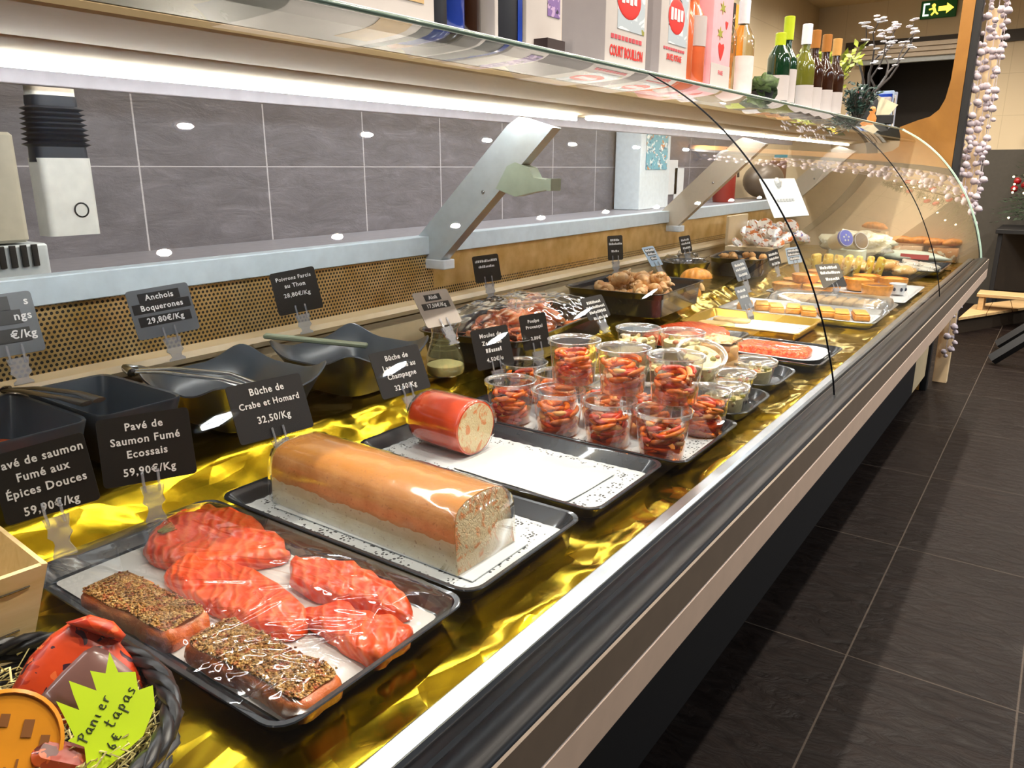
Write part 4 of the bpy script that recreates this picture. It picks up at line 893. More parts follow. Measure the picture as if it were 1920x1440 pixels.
single('tapas_sachet', 'small orange printed sachet low in the basket beside the orange lid', 'sachet', MB().rbox(-.026, .026, -.012, .012, -.026, .026, .01, 4), m_print('dark_orange_film', 'a83414', [('5a1c14', .56), ('d9602a', .60)], 60), loc=at(112, 1436, .897), rot=(.5, .5, .9))
lp, ln_, lm2 = facing(2, 1402, .935, .05); t = thing('spread_tub', 'round tub with an orange printed lid, lowest at the near corner', 'tub', lp, lm2.to_euler())
MB().lathe([(0, -.04), (.038, -.04), (.0425, -.004)], 32).build('tub_body', M['plastic'], t, 60)
MB().lathe([(.0425, -.007), (.046, -.005), (.046, .001), (.043, .002), (.042, -.001), (0, -.0005)], 36).build('lid', plain('orange_lid', 'eb9a2a', 0.25, var=0.08, Coat_Weight=.5), t, 50)
mb = MB(); rr = random.Random(3)
for k in range(8):
    x = .030 - .008 * k; y0 = -.033 + rr.uniform(0, .008) + abs(x) * .4; y1 = -.005 - rr.uniform(0, .01) - abs(x) * .2; mb.box(x - .0009, x + .0009, y0, y1, 0, .0003)
mb.box(.012, .020, .008, .022, 0, .0004); mb.box(.027, .034, .0, .010, 0, .0004); mb.box(-.006, .001, .016, .026, 0, .0004); mb.build('printed_lines', plain('lid_print', '8f5a2c', 0.5), t)
# star-shaped price card
nrm = (Vector((0, 0, 1.4)) - at(215, 1340, .935)).normalized(); nrm = (nrm + Vector((.1, -.1, .35))).normalized(); p0 = at(215, 1340, .934)
sx = [(985, 395), (1065, 580), (1220, 575), (1245, 740), (1375, 695), (1395, 880), (1290, 1150), (1010, 1400), (960, 1440), (790, 1500), (760, 1250), (610, 1195), (670, 1160), (590, 1000), (505, 840), (715, 920), (660, 780), (620, 655), (870, 745), (830, 620), (810, 565), (950, 590)]
P3 = [on_plane(x / 4.8, 1140 + y / 4.8, p0, nrm) for x, y in sx]
ex = (on_plane(300, 1340, p0, nrm) - p0).normalized(); ey = nrm.cross(ex).normalized(); mt = Matrix((ex, ey, nrm)).transposed()
t = thing('star_price_card', 'neon yellow star card reading Panier tapas 16€ in the basket', 'price card', p0, mt.to_euler())
loc2 = [((p - p0).dot(ex), (p - p0).dot(ey)) for p in P3]
MB().prism(loc2, -.0005, .0005, 'z').build('card', M['neon'], t, 20)
def on_card(px, py): q = on_plane(px, py, p0, nrm) - p0; return (q.dot(ex), q.dot(ey), .0008)
def slope(a, b): u = Vector(on_card(*a)); v = Vector(on_card(*b)); return math.atan2(v.y - u.y, v.x - u.x), (v - u).length
STROKES = {'P': [[(.12, 0), (.3, 1)], [(.02, .85), (.45, 1.02), (.78, .86), (.6, .6), (.22, .5)]], 'a': [[(.6, .55), (.3, .6), (.08, .35), (.18, .05), (.42, .1), (.6, .5), (.58, .08), (.74, .02)]],
    'n': [[(.08, 0), (.14, .55), (.14, .3), (.4, .6), (.56, .5), (.56, 0)]], 'i': [[(.2, .55), (.2, .05), (.32, .02)]], 'e': [[(.1, .3), (.5, .36), (.5, .55), (.3, .6), (.1, .4), (.15, .1), (.4, 0), (.6, .1)]],
    'r': [[(.12, 0), (.18, .55), (.18, .35), (.4, .6), (.62, .55)]], 't': [[(.3, 1), (.18, .2), (.32, 0), (.56, .1)], [(.02, .62), (.55, .7)]], 'p': [[(.12, -.5), (.2, .55), (.2, .4), (.45, .6), (.6, .35), (.45, .05), (.2, .1)]],
    's': [[(.55, .55), (.3, .6), (.18, .45), (.5, .25), (.45, .05), (.1, .03)]], '1': [[(.1, .62), (.35, .88), (.3, 0)]], '6': [[(.5, .88), (.2, .5), (.14, .15), (.4, 0), (.56, .2), (.4, .4), (.2, .3)]], '€': [[(.68, .75), (.4, .86), (.2, .5), (.3, .1), (.66, .05)], [(.06, .52), (.55, .54)], [(.06, .36), (.5, .38)]]}
for s, a, b in (('Panier', (163, 1394), (211, 1303)), ('tapas', (212, 1366), (259, 1288)), ('16€', (206, 1424), (231, 1376))):
    A, B_ = Vector(on_card(*a)[:2]), Vector(on_card(*b)[:2]); u = (B_ - A) / len(s); L = u.length; vv = Vector((-u.y, u.x)) / L; mb = MB()
    for i, chx in enumerate(s):
        for st in STROKES[chx]: mb.tube([(lambda q: (q.x, q.y, .0011))(A + u * (i + x * 1.1) + vv * (y * L * 1.3)) for x, y in st], .0006, 5, flat=.6)
    mb.build('handwriting', M['pen'], t, 60)
# ------------------------------------------------------------------ far half of the display
pastry = plain('golden_pastry', 'd98f2e', 0.4, var=0.25, vscale=50, Coat_Weight=.3); pale_pastry = plain('pale_pastry', 'e6bd7a', 0.5, var=0.2, vscale=50)
yellow = plain('yellow_slice', 'e0ab38', 0.4, var=0.2, vscale=40, Coat_Weight=.4); doughn = plain('filling_pale', 'ead9b4', 0.5, var=.15)
# long salmon side and the white plate of roe on black trays
tray(-1.085, -.80, 2.16, 2.52, .026, 'long black tray under the sliced salmon side, behind the pots', DZ, 0)
tray(-.795, -.50, 2.20, 2.49, .022, 'black tray under the white plate of orange roe', DZ, 0)
single('salmon_side', 'long sliced salmon side lying behind the salad pots', 'salmon', slab([(-.11, -.12), (-.03, -.15), (.07, -.14), (.115, -.05), (.11, .07), (.04, .145), (-.06, .15), (-.115, .06)], .045, 31, rough=.003), M['salmon'], None, 60, (-.945, 2.34, DZ + .0065))
single('white_plate', 'white oblong plate under the orange roe', 'plate', tray_mb(.29, .21, .014, .06), M['white'], None, 40, (-.665, 2.345, DZ + .0085))
single('orange_roe', 'block of orange roe on the white oblong plate', 'roe', slab([(-.105, -.05), (0, -.062), (.1, -.05), (.112, 0), (.09, .05), (0, .06), (-.11, .05)], .020, 37, rough=.002), m_speckle('salmon_roe', [(0, 'd63a10'), (.5, 'ef5a1c'), (1, 'f58a4a')], 150, .2, .004, Coat_Weight=.6), None, 60, (-.672, 2.345, DZ + .014))
# gold tray with lace paper, flat quiches
gold = plain('gold_card', 'd9b24a', 0.25, 0.7)
tray(-1.08, -.66, 2.56, 2.885, .03, 'gold card tray with lace paper in front of the quiche slices', DZ, 0, .02, mat=gold)
single('lace_paper', 'white lace paper lining the gold card tray', 'paper', sheet(-1.05, -.69, 2.585, 2.86, 0, .0012, seed=44, rough=.0018), M['lace'], loc=(-.87, 2.7225, DZ + .0055), ang=60)
for k, (x, y) in enumerate(((-.98, 2.67), (-.96, 2.775))):
    single('flat_fillet', 'pale flat fillet on the gold card tray, ' + ('nearer the pots' if k == 0 else 'nearer the quiches'), 'fish', slab([(-.055, -.03), (.05, -.035), (.06, .02), (-.05, .035)], .012, 50 + k), pale_pastry, None, 60, (x, y, DZ + .008), (0, 0, .2 * k))
tray(-1.08, -.50, 2.93, 3.25, .024, 'silver tray of golden quiche slices with lace paper', DZ, 0, .03, mat=M['alu'])
single('lace_paper', 'white lace paper under the golden quiche slices', 'paper', sheet(-1.05, -.53, 2.955, 3.225, 0, .0012, seed=46, rough=.0018), M['lace'], loc=(-.79, 3.09, DZ + .0055), ang=60)
for k in range(8):
    x = -1.015 + .062 * k; y = 3.04 + .02 * (k % 2)
    t = thing('quiche_slice', 'golden quiche slice standing in the row on the silver tray', 'quiche', (x, y + .04, DZ + .0085), .25 + .08 * (k % 3), 'quiche slices on the silver tray')
    MB().rbox(-.028, .028, -.055, .055, 0, .020, .006).build('crust', pastry, t, 50); MB().rbox(-.025, .025, -.050, .050, .0195, .027, .006).build('filling', yellow, t, 50)
# clear-lidded silver platter
t = thing('lidded_platter', 'shallow silver platter with a clear lid behind the quiche slices', 'platter', (-.76, 3.39, DZ))
tray_mb(.50, .24, .016, .05).build('platter', M['alu'], t, 40)
mb = MB(); mb.loft([[(p[0], p[1], z) for p in rrect(.48 - ins, .22 - ins, .05, 5)] for z, ins in ((.017, 0), (.040, .02), (.050, .05), (.052, .15), (.052, .215))], False, False); mb.build('clear_lid', M['rim'], t, 60)
mb = MB(); rr = random.Random(8)
for k in range(9): mb.rbox(-.2 + .044 * k, -.165 + .044 * k, -.07, .07, .006, .03, .008)
tag(mb.build('sliced_fish', pale_pastry, None, 50, loc=(-.76, 3.39, DZ + .001)), 'row of pale fish slices under the clear lid of the silver platter', 'fish', None, 'stuff')
# round pastries
def tart(x, y, r, h, label, z=None, dark=False, tilt=0):
    t = thing('round_tart', label, 'tart', (x, y, DZ + .006 if z is None else z), (tilt, 0, rnd(0, 6)), 'round tarts')
    prof_ = [(0, 0), (r * .84, 0), (r * .9, h * .2), (r, h * .75), (r * .99, h), (r * .90, h * 1.02), (r * .86, h * .86)]
    MB().lathe(prof_, 28).build('crust', pastry, t, 60)
    MB().lathe([(r * .87, h * .85), (r * .5, h * (1.02 if not dark else .9)), (0, h * (1.06 if not dark else .88))], 24).build('filling', plain('dark_filling', '6a4328', .4, var=.3, vscale=60) if dark else yellow, t, 60)
    return t
tray(-1.08, -.50, 3.54, 4.10, .014, 'flat white board under the round pastries', DZ, 0, .02, mat=M['paper'], name='serving_board')
k = 0
names_t = ['first', 'second', 'third', 'fourth', 'fifth', 'sixth', 'seventh', 'eighth', 'ninth', 'tenth']
for y in (3.63, 3.80, 3.97):
    for x in (-1.01, -.872):
        tart(x, y, .066, .036, 'large golden tart in the block of pastries, %s from the near inner corner' % names_t[k], DZ + .010); k += 1
for j, (x, y) in enumerate(((-.95, 3.71), (-.93, 3.89))): tart(x, y, .062, .034, 'golden tart of the upper layer, ' + ('nearer one' if j == 0 else 'farther one'), DZ + .048)
for j, (x, y) in enumerate(((-.745, 3.86), (-.745, 4.02), (-.62, 3.98))): tart(x, y, .062, .05, ('round orange tart in the middle of the white board', 'round orange tart at the far edge of the white board', 'round orange tart at the glass end of the white board')[j], DZ + .010)
tart(-.64, 3.70, .066, .05, 'round tart with a dark filling, nearest the glass', DZ + .010, True)
t = thing('ramekin', 'small white and navy ramekin beside the dark tart', 'ramekin', (-.575, 3.815, DZ + .012))
MB().lathe([(0, 0), (.028, 0), (.034, .03), (.036, .045), (.033, .046), (.030, .03), (.0, .028)], 20).build('bowl', M['white'], t, 50)
mb = MB()
for k in range(7): a = 2 * pi * k / 7; mb.ball((.033 * cos(a), .033 * sin(a), .022), .006, .006, .009, 8, 6)
mb.build('navy_dots', plain('navy', '1c2440', .4), t, 60)
# bowl and shells behind the whelks
single('black_bowl', 'small black bowl standing behind the whelk tray', 'bowl', MB().lathe([(0, 0), (.06, 0), (.10, .05), (.115, .085), (.110, .086), (.094, .05), (.05, .008), (0, .007)], 30), M['tray'], None, 40, (-1.40, 3.36, BZ))
single('clear_wrap', 'crumpled clear wrap bulging from the small black bowl', 'wrap', MB().ball((0, 0, 0), .09, .09, .045, 24, 12, seed=5, amp=.5, freq=40), M['film'], None, 180, (-1.40, 3.36, BZ + .075))
for k, (x, y, z) in enumerate(((-1.20, 2.90, .035), (-1.24, 3.04, .03), (-1.19, 2.98, .085))):
    t = thing('scallop_gratin', 'ribbed golden scallop gratin beside the whelk tray, ' + ('lowest near the glass', 'lowest toward the back', 'topmost one')[k], 'scallop', (x, y, BZ + z - .022), (.0, .1, .5 + k))
    mb = MB(); rings = []
    for j in range(6): rings.append([((.062 + .003 * cos(14 * a)) * (1 - (j / 5) ** 2) ** .5 * cos(a) if j < 5 else .003 * cos(a), (.062 + .003 * cos(14 * a)) * (1 - (j / 5) ** 2) ** .5 * sin(a) if j < 5 else .003 * sin(a), .045 * j / 5) for a in [2 * pi * i / 56 for i in range(56)]])
    mb.loft(rings); mb.build('shell', pastry if k != 1 else pale_pastry, t, 60)
# curved dark tray and carton of seafood behind it
tray(-1.40, -1.13, 3.55, 3.95, .085, 'dark deep tray behind the black bowl holding breaded bites', BZ, .1, .08)
bites = plain('breaded_bite', 'dba566', .6, var=.3, vscale=80)
for k in range(22):
    single('breaded_bite', 'breaded bite heaped in the dark deep tray', 'snack', MB().ball((0, 0, 0), rnd(.018, .026), rnd(.016, .022), .016, 10, 7, seed=k, amp=.4, freq=20), bites, 'breaded bites in the dark deep tray', 70, (-1.265 + rnd(-.09, .09), 3.75 + rnd(-.14, .14), BZ + .045 + .03 * (k > 12)))
t = thing('seafood_carton', 'white carton crammed with round white and orange packs', 'carton', (-1.34, 4.20, BZ), .0)
MB().rbox(-.13, .13, -.15, .15, 0, .10, .01).build('carton', M['warmcream'], t, 40)
MB().rbox(.105, .125, -.12, .12, .10, .15, .004).build('front_flap', M['white'], t, 40); MB().rbox(-.13, -.115, -.15, .15, .10, .25, .004).build('back_flap', M['warmcream'], t, 40)
packm = m_print('round_pack_print', 'efe6da', [('d9762c', .60), ('c23a2a', .68), ('5566a8', .68)], 45)
for k in range(15):
    r_ = k // 5; single('round_pack', 'round white and orange printed pack in the open carton', 'pack', MB().lathe([(0, -.012), (.036, -.012), (.042, 0), (.036, .012), (0, .013)], 20), packm, 'round packs in the white carton', 50, (-1.32 + .05 * (k % 5) - .09 + .01 * r_, 4.09 + .085 * r_ + .02 * (k % 2), BZ + .105 + .035 * r_ + .012 * (k % 3)), (rnd(.5, .9), rnd(-.3, .7), rnd(0, 2)))
bag = m_print('snack_bag_print', 'dfe0e6', [('5a5fa8', .60), ('c23a4a', .64), ('e8c48a', .60)], 40)
for k, (x, y, z) in enumerate(((-1.42, 4.42, .17), (-1.30, 4.46, .16), (-1.19, 4.42, .13))):
    single('snack_bag', 'pale blue printed bag lying on top of the carton, ' + ('furthest back', 'middle one', 'nearest the glass')[k], 'bag', MB().ball((0, 0, 0), .085, .055, .03, 20, 10, seed=k + 3, amp=.35, freq=28), bag, None, 180, (x, y, BZ + z), (.3, .2, .5 + .4 * k))
# yellow packs
yp = m_print('yellow_pack_film', 'e3bf3a', [('c58a1e', .62), ('f2e6a0', .60)], 30)
for k in range(7):
    single('yellow_pack', 'yellow wrapped pack standing in the row before the jars', 'pack', MB().rbox(-.026, .026, -.016, .016, -.05, .055, .012, 4), yp, 'yellow packs before the jars', 180, (-1.06 + .052 * k, 4.32 + .02 * (k % 2), DZ + .062), (.12, .15 * (k % 3 - 1), .9 + .2 * k))
for k in range(5):
    single('tan_pack', 'tan wrapped pack lying behind the yellow packs', 'pack', MB().ball((0, 0, 0), .075, .05, .03, 16, 10, seed=k + 20, amp=.3, freq=24), m_print('tan_pack_film', 'd3a45a', [('b5803a', .6), ('ecd6a8', .6)], 26), 'tan packs behind the yellow packs', 180, (-1.02 + .09 * k, 4.50 + .03 * (k % 2), DZ + .035 + .02 * (k % 2)), (0, 0, .3 * k))
# jars with blue lid, hanging card
for k, (x, y, lab) in enumerate(((-1.02, 4.62, 'glass jar with a blue printed lid facing out, under the hanging card'), (-.96, 4.72, 'glass jar with a brown lid facing out, beside the blue-lidded jar'))):
    t = thing('lidded_jar', lab, 'jar', (x, y, DZ + .165 - .02 * k), (1.2, 0, .95))
    MB().lathe([(0, -.05), (.040, -.05), (.044, -.04), (.044, .035), (0, .036)], 24).build('jar_body', plain('jar_contents', 'd9c9a0', .3), t, 50)
    MB().lathe([(.045, .035), (.048, .037), (.048, .05), (.044, .052), (0, .052)], 28).build('lid', plain('lid_blue', '3f55c8', .35) if k == 0 else plain('lid_brown', '6a5232', .4), t, 50)
    mb = MB(); mb.lathe([(.044, .0525), (.047, .0525)], 28); mb.build('lid_edge', M['paper'], t)
    if k == 0:
        mb = MB()
        for q in range(5): a = 2 * pi * q / 5 + .3; mb.ball((.017 * cos(a), .017 * sin(a), .053), .006, .006, .001, 8, 4)
        mb.build('lid_motif', M['paper'], t)
single('jar_box', 'pale green box the two jars stand on', 'box', MB().rbox(-.09, .09, -.06, .06, 0, .115, .008), plain('pale_green_box', 'b9c4b0', .4), None, 40, (-.985, 4.68, DZ))
t = thing('hanging_card', 'white notice card hung on the inside of the curved glass', 'card', (-.672, 2.31, 1.318), (-.50, .0, 1.36))
MB().rbox(-.10, .10, -.001, .001, -.060, .060, .002).build('card', plain('card_white', 'dfe4e6', .4), t, 30)
MB().lathe([(0, -.004), (.014, -.003), (.016, 0), (.008, .006), (0, .007)], 20).xf(Matrix.Rotation(pi / 2, 4, 'X')).build('suction_cup', M['rim'], t, 60).location = (-.01, -.004, .046)
mb = MB()
for k in range(6): mb.box(-.05 + .017 * k, -.038 + .017 * k, -.0022, -.0014, -.012, -.004)
mb.build('faint_lettering', plain('faint_grey', 'a9b0b4', .5), t)
# sealed packs on a black tray, big fish parcel
tray(-.88, -.50, 4.60, 5.08, .03, 'black tray of sealed clear packs near the far end', DZ, 0)
pk = m_print('sealed_pack_film', 'cfcabb', [('a89a82', .6), ('e8ebe6', .58), ('7a6a5c', .68)], 24)
for k in range(9):
    x = -.79 + .10 * (k % 3); y = 4.70 + .11 * (k // 3)
    single('sealed_pack', 'sealed clear pack lying on the far black tray', 'pack', MB().rbox(-.045, .045, -.055, .055, 0, .022, .012, 4), pk, 'sealed packs on the far black tray', 60, (x, y, DZ + .012 + .010 * (k % 2)), (.1 * (k % 2), .15, .3))
t = thing('fish_parcel', 'long pale green vacuum parcel with a red label at the far end', 'parcel', (-.765, 5.17, DZ + .045), (0, .02, .12))
MB().ball((0, 0, 0), .235, .085, .038, 30, 12, seed=4, amp=.25, freq=14).build('parcel', plain('pale_green_film', 'c3cdbb', .25, Coat_Weight=.5), t, 180)
mb = MB(); mb.grid(lambda u, v: (-.02 + .15 * u, -.088 + .0 * u + .006 * v - .006 * math.sin(3 * u), .0 + .028 * v - .004), 8, 3); mb.build('red_label', plain('red_label', 'b8423a', .4), t, 60)
single('salad_mound', 'large mound of pale wrapped lettuce toward the far end', 'salad', MB().ball((0, 0, 0), .20, .13, .075, 34, 16, seed=6, amp=.4, freq=34), m_print('lettuce_wrap', 'd9d3b4', [('c4b98c', .58), ('f0ede0', .6)], 18), None, 180, (-1.0, 4.98, DZ + .12))
crab = plain('crab_orange', 'd98a34', .4, var=.3, vscale=40, Coat_Weight=.3)
for k, (x, y, z, ry) in enumerate(((-.99, 5.385, .198, .05), (-.90, 5.29, .03, 0), (-.82, 5.40, .118, .05), (-.72, 5.425, .118, 0), (-.64, 5.40, .113, .0), (-.55, 5.43, .113, .0))):
    single('crusty_roll', 'long golden crusty roll heaped at the end panel', 'roll', MB().tube([(-.075, 0, -.004), (-.05, .004, .004), (0, 0, .008), (.05, -.004, .004), (.078, 0, -.006)], [.008, .025, .030, .024, .006], 10, flat=.8), crab, 'crusty rolls at the end panel', 60, (x, y, DZ + z), (0, ry, .2 * k))
for k, (x, y) in enumerate(((-.99, 5.38), (-.78, 5.41), (-.59, 5.41))):
    single('tall_carton', 'tan printed carton standing at the end panel, ' + ('furthest inside', 'middle one', 'nearest the glass')[k], 'carton', MB().rbox(-.08, .08, -.045, .045, 0, (.17, .09, .085)[k], .006), m_print('carton_print_%d' % k, ('c9a878', 'd9b48a', 'c98a4a')[k], [('8a6a48', .62), ('e8d6b0', .6)], 20), None, 50, (x, y + .01, DZ + .001))
# ------------------------------------------------------------------ goods on top of the counter
SZ = 1.643
def carton(x0, y0, y1, d, h, label, mat, name='carton', cat='carton', z=SZ):
    t = thing(name, label, cat, (x0, (y0 + y1) / 2, z))
    MB().rbox(-d, 0, -(y1 - y0) / 2, (y1 - y0) / 2, 0, h, .003, 2).build('box', mat, t, 40); return t
FX = (pi / 2, 0, pi / 2)    # lettering on a face that looks along +x
def bottle(x, y, label, glass, cap, lab, h=.30, r=.037, name='wine_bottle', capz=.235, lz=(.035, .135), shoulder=.18, z=SZ):
    t = thing(name, label, 'bottle', (x, y, z))
    MB().lathe([(0, .002), (r * .9, .0), (r, .006), (r, shoulder), (r * .86, shoulder + .02), (r * .45, shoulder + .05), (r * .37, shoulder + .065), (r * .37, h - .012), (r * .43, h - .011), (r * .43, h - .002), (0, h - .002)], 24).build('glass_body', glass, t, 60)
    if cap: MB().lathe([(r * .41, capz), (r * .46, capz + .001), (r * .47, h - .001), (r * .4, h + .001), (0, h + .001)], 20).build('capsule', cap, t, 50)
    if lab:
        mb = MB(); n = 20; rr_ = r + .0008
        mb.grid(lambda u, v: (rr_ * cos(-1.9 + 3.0 * u), rr_ * sin(-1.9 + 3.0 * u), lz[0] + (lz[1] - lz[0]) * v), n, 1); mb.build('label', lab, t, 60)
    return t
wt = plain('carton_white', 'b3aca8', .5, var=.02); bk = plain('carton_black', '0c0b12', .3); lav = plain('carton_side_lilac', '9c9597', .5, var=.02)
navy = plain('navy_glass', '0a0e22', .12, Coat_Weight=.6); blueg = plain('blue_glass', '20398f', .12, Coat_Weight=.6); greeng = plain('dark_green_glass', '0f2a18', .1, Coat_Weight=.7); brown = plain('brown_glass', '2a160c', .1, Coat_Weight=.7)
rose = plain('rose_glass', 'c4603a', .12, Coat_Weight=.6); olive = plain('olive_glass', '5a5a1e', .12, Coat_Weight=.6); lime = plain('lime_capsule', 'a9b81c', .35); amber = plain('amber_capsule', '9a6226', .35); paperl = plain('bottle_label', 'aaa2a0', .55, var=.02)
t = carton(-.985, .86, 1.158, .10, .30, 'white carton with a tan patch, first on the counter top', wt)
MB().box(.0003, .0012, .04, .12, .035, .2).build('tan_patch', plain('tan_patch', 'b89a6c', .5), t)
carton(-.99, 1.160, 1.200, .08, .30, 'slim black carton beside the white carton with a tan patch', bk)
bottle(-1.04, 1.245, 'shiny blue bottle between the slim black carton and the brown bottle', blueg, None, None, r=.043, capz=.3)
bottle(-1.045, 1.318, 'dark brown bottle beside the shiny blue bottle', brown, amber, None, r=.032)
carton(-.99, 1.347, 1.36, .10, .30, 'thin white folder standing beside the brown bottle', wt, 'folder', 'folder')
t = carton(-.995, 1.362, 1.452, .10, .30, 'black carton with a blue edge in the middle of the counter top', bk)
MB().box(.0003, .001, .026, .042, .0, .29).build('blue_edge', blueg, t)
t = carton(-.99, 1.458, 1.60, .10, .30, 'white carton with a purple seaside picture', wt)
MB().box(.0003, .0011, .010, .060, .075, .30).build('purple_picture', m_print('purple_seaside', '7a5f96', [('2c2138', .60), ('b79cc0', .55)], 34), t)
text('lettering', 'EAST', .022, plain('faint_lettering', 'b5a8a0', .5), t, (.0012, -.036, .158), FX, spacing=1.5)
mb = MB(); mb.box(-.04, .0, -.058, .012, 0, .022); o = single('card_strip', 'dark printed strip lying at the foot of the purple picture carton', 'card', mb, plain('dark_strip', '2e1e1c', .5), loc=(-.955, 1.545, SZ), ang=30)
photo = m_print('soup_photo', 'a9b4bc', [('8a8a3a', .60), ('241d20', .62), ('d0d6da', .54)], 9)
redp = plain('print_red', 'c42620', .45); pinkp = plain('print_pink_red', 'b5404a', .5)
def soup(y0, y1, h, pz, label, title, tz, ts):
    t = carton(-.982, y0, y1, .125, h, label, wt, 'soup_carton'); wd = (y1 - y0)
    MB().box(-.124, -.001, -wd / 2 - .0008, -wd / 2 - .0003, .001, h).build('side_face', lav, t)
    MB().box(.0003, .0010, -wd / 2 + .26 * wd, wd / 2 - .08 * wd, pz, pz + .17).build('soup_picture', photo, t)
    MB().ball((.0012, .02 * wd - .0, pz + .072), .0012, wd * .29, .046, 20, 10).build('red_seal', redp, t)
    mb = MB()
    for k in range(4): mb.box(.0024, .0028, -.05 + .022 * k, -.034 + .022 * k, pz + .060 + .003 * (k % 2), pz + .092)
    mb.xf(Matrix.Translation((0, .012, 0))); mb.build('seal_lettering', M['paper'], t)
    text('lettering', title, ts, redp if tz < .06 else pinkp, t, (.0012, 0, tz), FX, sx=.62, bold=.03)
    mb = MB()
    for k in range(9): mb.box(.0003, .001, -.38 * wd + k * .085 * wd, -.38 * wd + (k + .75) * .085 * wd, tz + ts * .85, tz + ts * 1.15)
    mb.build('small_print', pinkp, t); return t
soup(1.787, 2.012, .33, .090, 'tall white soup carton reading COURT BOUILLON', 'COURT BOUILLON', .036, .034)
soup(2.095, 2.285, .32, .092, 'second white soup carton, beside the rosé bottles', 'SAUCE, POTAGE', .056, .022)
bottle(-1.035, 2.345, 'rosé bottle beside the second soup carton', rose, None, None, h=.32, r=.04, capz=.3)
bottle(-1.03, 2.428, 'rosé bottle with a white label, next to the strawberry carton', rose, None, paperl, h=.32, r=.04, lz=(.115, .2), capz=.3)
t = carton(-.985, 2.475, 2.640, .08, .31, 'pink carton printed with strawberries', plain('carton_pink', 'dda0a8', .45), 'strawberry_carton')
MB().box(.0003, .001, -.082, .082, .001, .075).build('white_panel', wt, t)
for y, z, s in ((-.005, .115, .026), (.03, .195, .012)):
    mb = MB(); mb.prism([(y - s, z + s * .5), (y - s * .7, z + s * .9), (y, z + s * .7), (y + s * .7, z + s * .9), (y + s, z + s * .5), (y + s * .6, z - s * .4), (y, z - s * 1.1), (y - s * .6, z - s * .4)], .0003, .0012, 'x'); mb.build('printed_strawberry', redp, t)
for y, z in ((-.02, .165), (-.01, .24)):
    mb = MB(); mb.prism([(y + (.026 if i % 2 else .012) * cos(2 * pi * i / 12), z + (.020 if i % 2 else .008) * sin(2 * pi * i / 12)) for i in range(12)], .0003, .0012, 'x'); mb.build('printed_leaf', plain('print_olive', '8a8a2a', .5), t)
text('lettering', 'FRAISE', .018, pinkp, t, (.0012, 0, .05), FX, sx=.8)
wineg = clear('pale_bottle_glass', (.90, .84, .66, 1), .02, 1.8, base=.06)
bottle(-1.04, 2.725, 'clear bottle of pale wine beside the strawberry carton', wineg, plain('gold_capsule', '8a6a34', .3, .5), None, h=.31, r=.04)
bottle(-1.02, 2.84, 'frosted bottle with a long pale pink label', wineg, plain('white_capsule', 'd8d4da', .4), plain('pale_pink_label', 'd9c3c0', .5), h=.31, r=.042, lz=(.01, .13))
t = carton(-1.12, 2.92, 3.13, .06, .34, 'orange and black printed pack standing behind the pale bottles', plain('pack_orange', 'e08a12', .45), 'printed_pack', 'pack')
MB().box(.0003, .001, -.105, .0, .17, .34).build('black_picture', m_print('orange_black_print', '1c1412', [('e08a12', .58), ('d9cfc0', .62)], 30), t); MB().box(.0003, .001, .0, .105, .0, .14).build('grey_picture', m_print('grey_print', 'b8b4bc', [('3a4058', .56), ('e8e4e0', .58)], 26), t)
carton(-1.14, 3.14, 3.22, .05, .35, 'narrow white carton with a dark top beside the orange pack', wt, 'narrow_carton')
t = thing('moss_pot', 'low pot of green moss at the foot of the orange pack', 'plant', (-1.0, 3.02, SZ))
MB().lathe([(0, 0), (.04, 0), (.045, .03), (0, .03)], 16).build('pot', M['matblack'], t, 50); MB().ball((0, 0, .045), .055, .06, .04, 20, 12, seed=9, amp=.8, freq=50).build('moss', plain('moss_green', '33461c', .8, var=.5, vscale=60), t, 180)
bottle(-1.05, 3.36, 'green wine bottle with a lime capsule, first of the pair', greeng, lime, paperl, h=.275, r=.045, capz=.205, lz=(.02, .115))
bottle(-1.06, 3.49, 'taller green wine bottle with a lime capsule, second of the pair', greeng, lime, paperl, h=.355, r=.045, capz=.265, lz=(.02, .15))
bottle(-1.03, 3.65, 'olive wine bottle with a white capsule', olive, plain('white_capsule', 'd8d4da', .4), paperl, h=.345, r=.045, capz=.265, lz=(.01, .10))
bottle(-1.04, 3.83, 'dark wine bottle with an amber capsule, beside the olive bottle', brown, amber, paperl, h=.345, r=.045, capz=.27, lz=(.01, .105))
bottle(-1.03, 3.98, 'dark wine bottle with an amber capsule, middle of the dark ones', brown, amber, paperl, h=.345, r=.045, capz=.27, lz=(.01, .105))
bottle(-1.02, 4.13, 'dark wine bottle with an amber capsule, next to the plants', brown, plain('tan_capsule', 'b98a4a', .35), paperl, h=.345, r=.045, capz=.27, lz=(.01, .105))
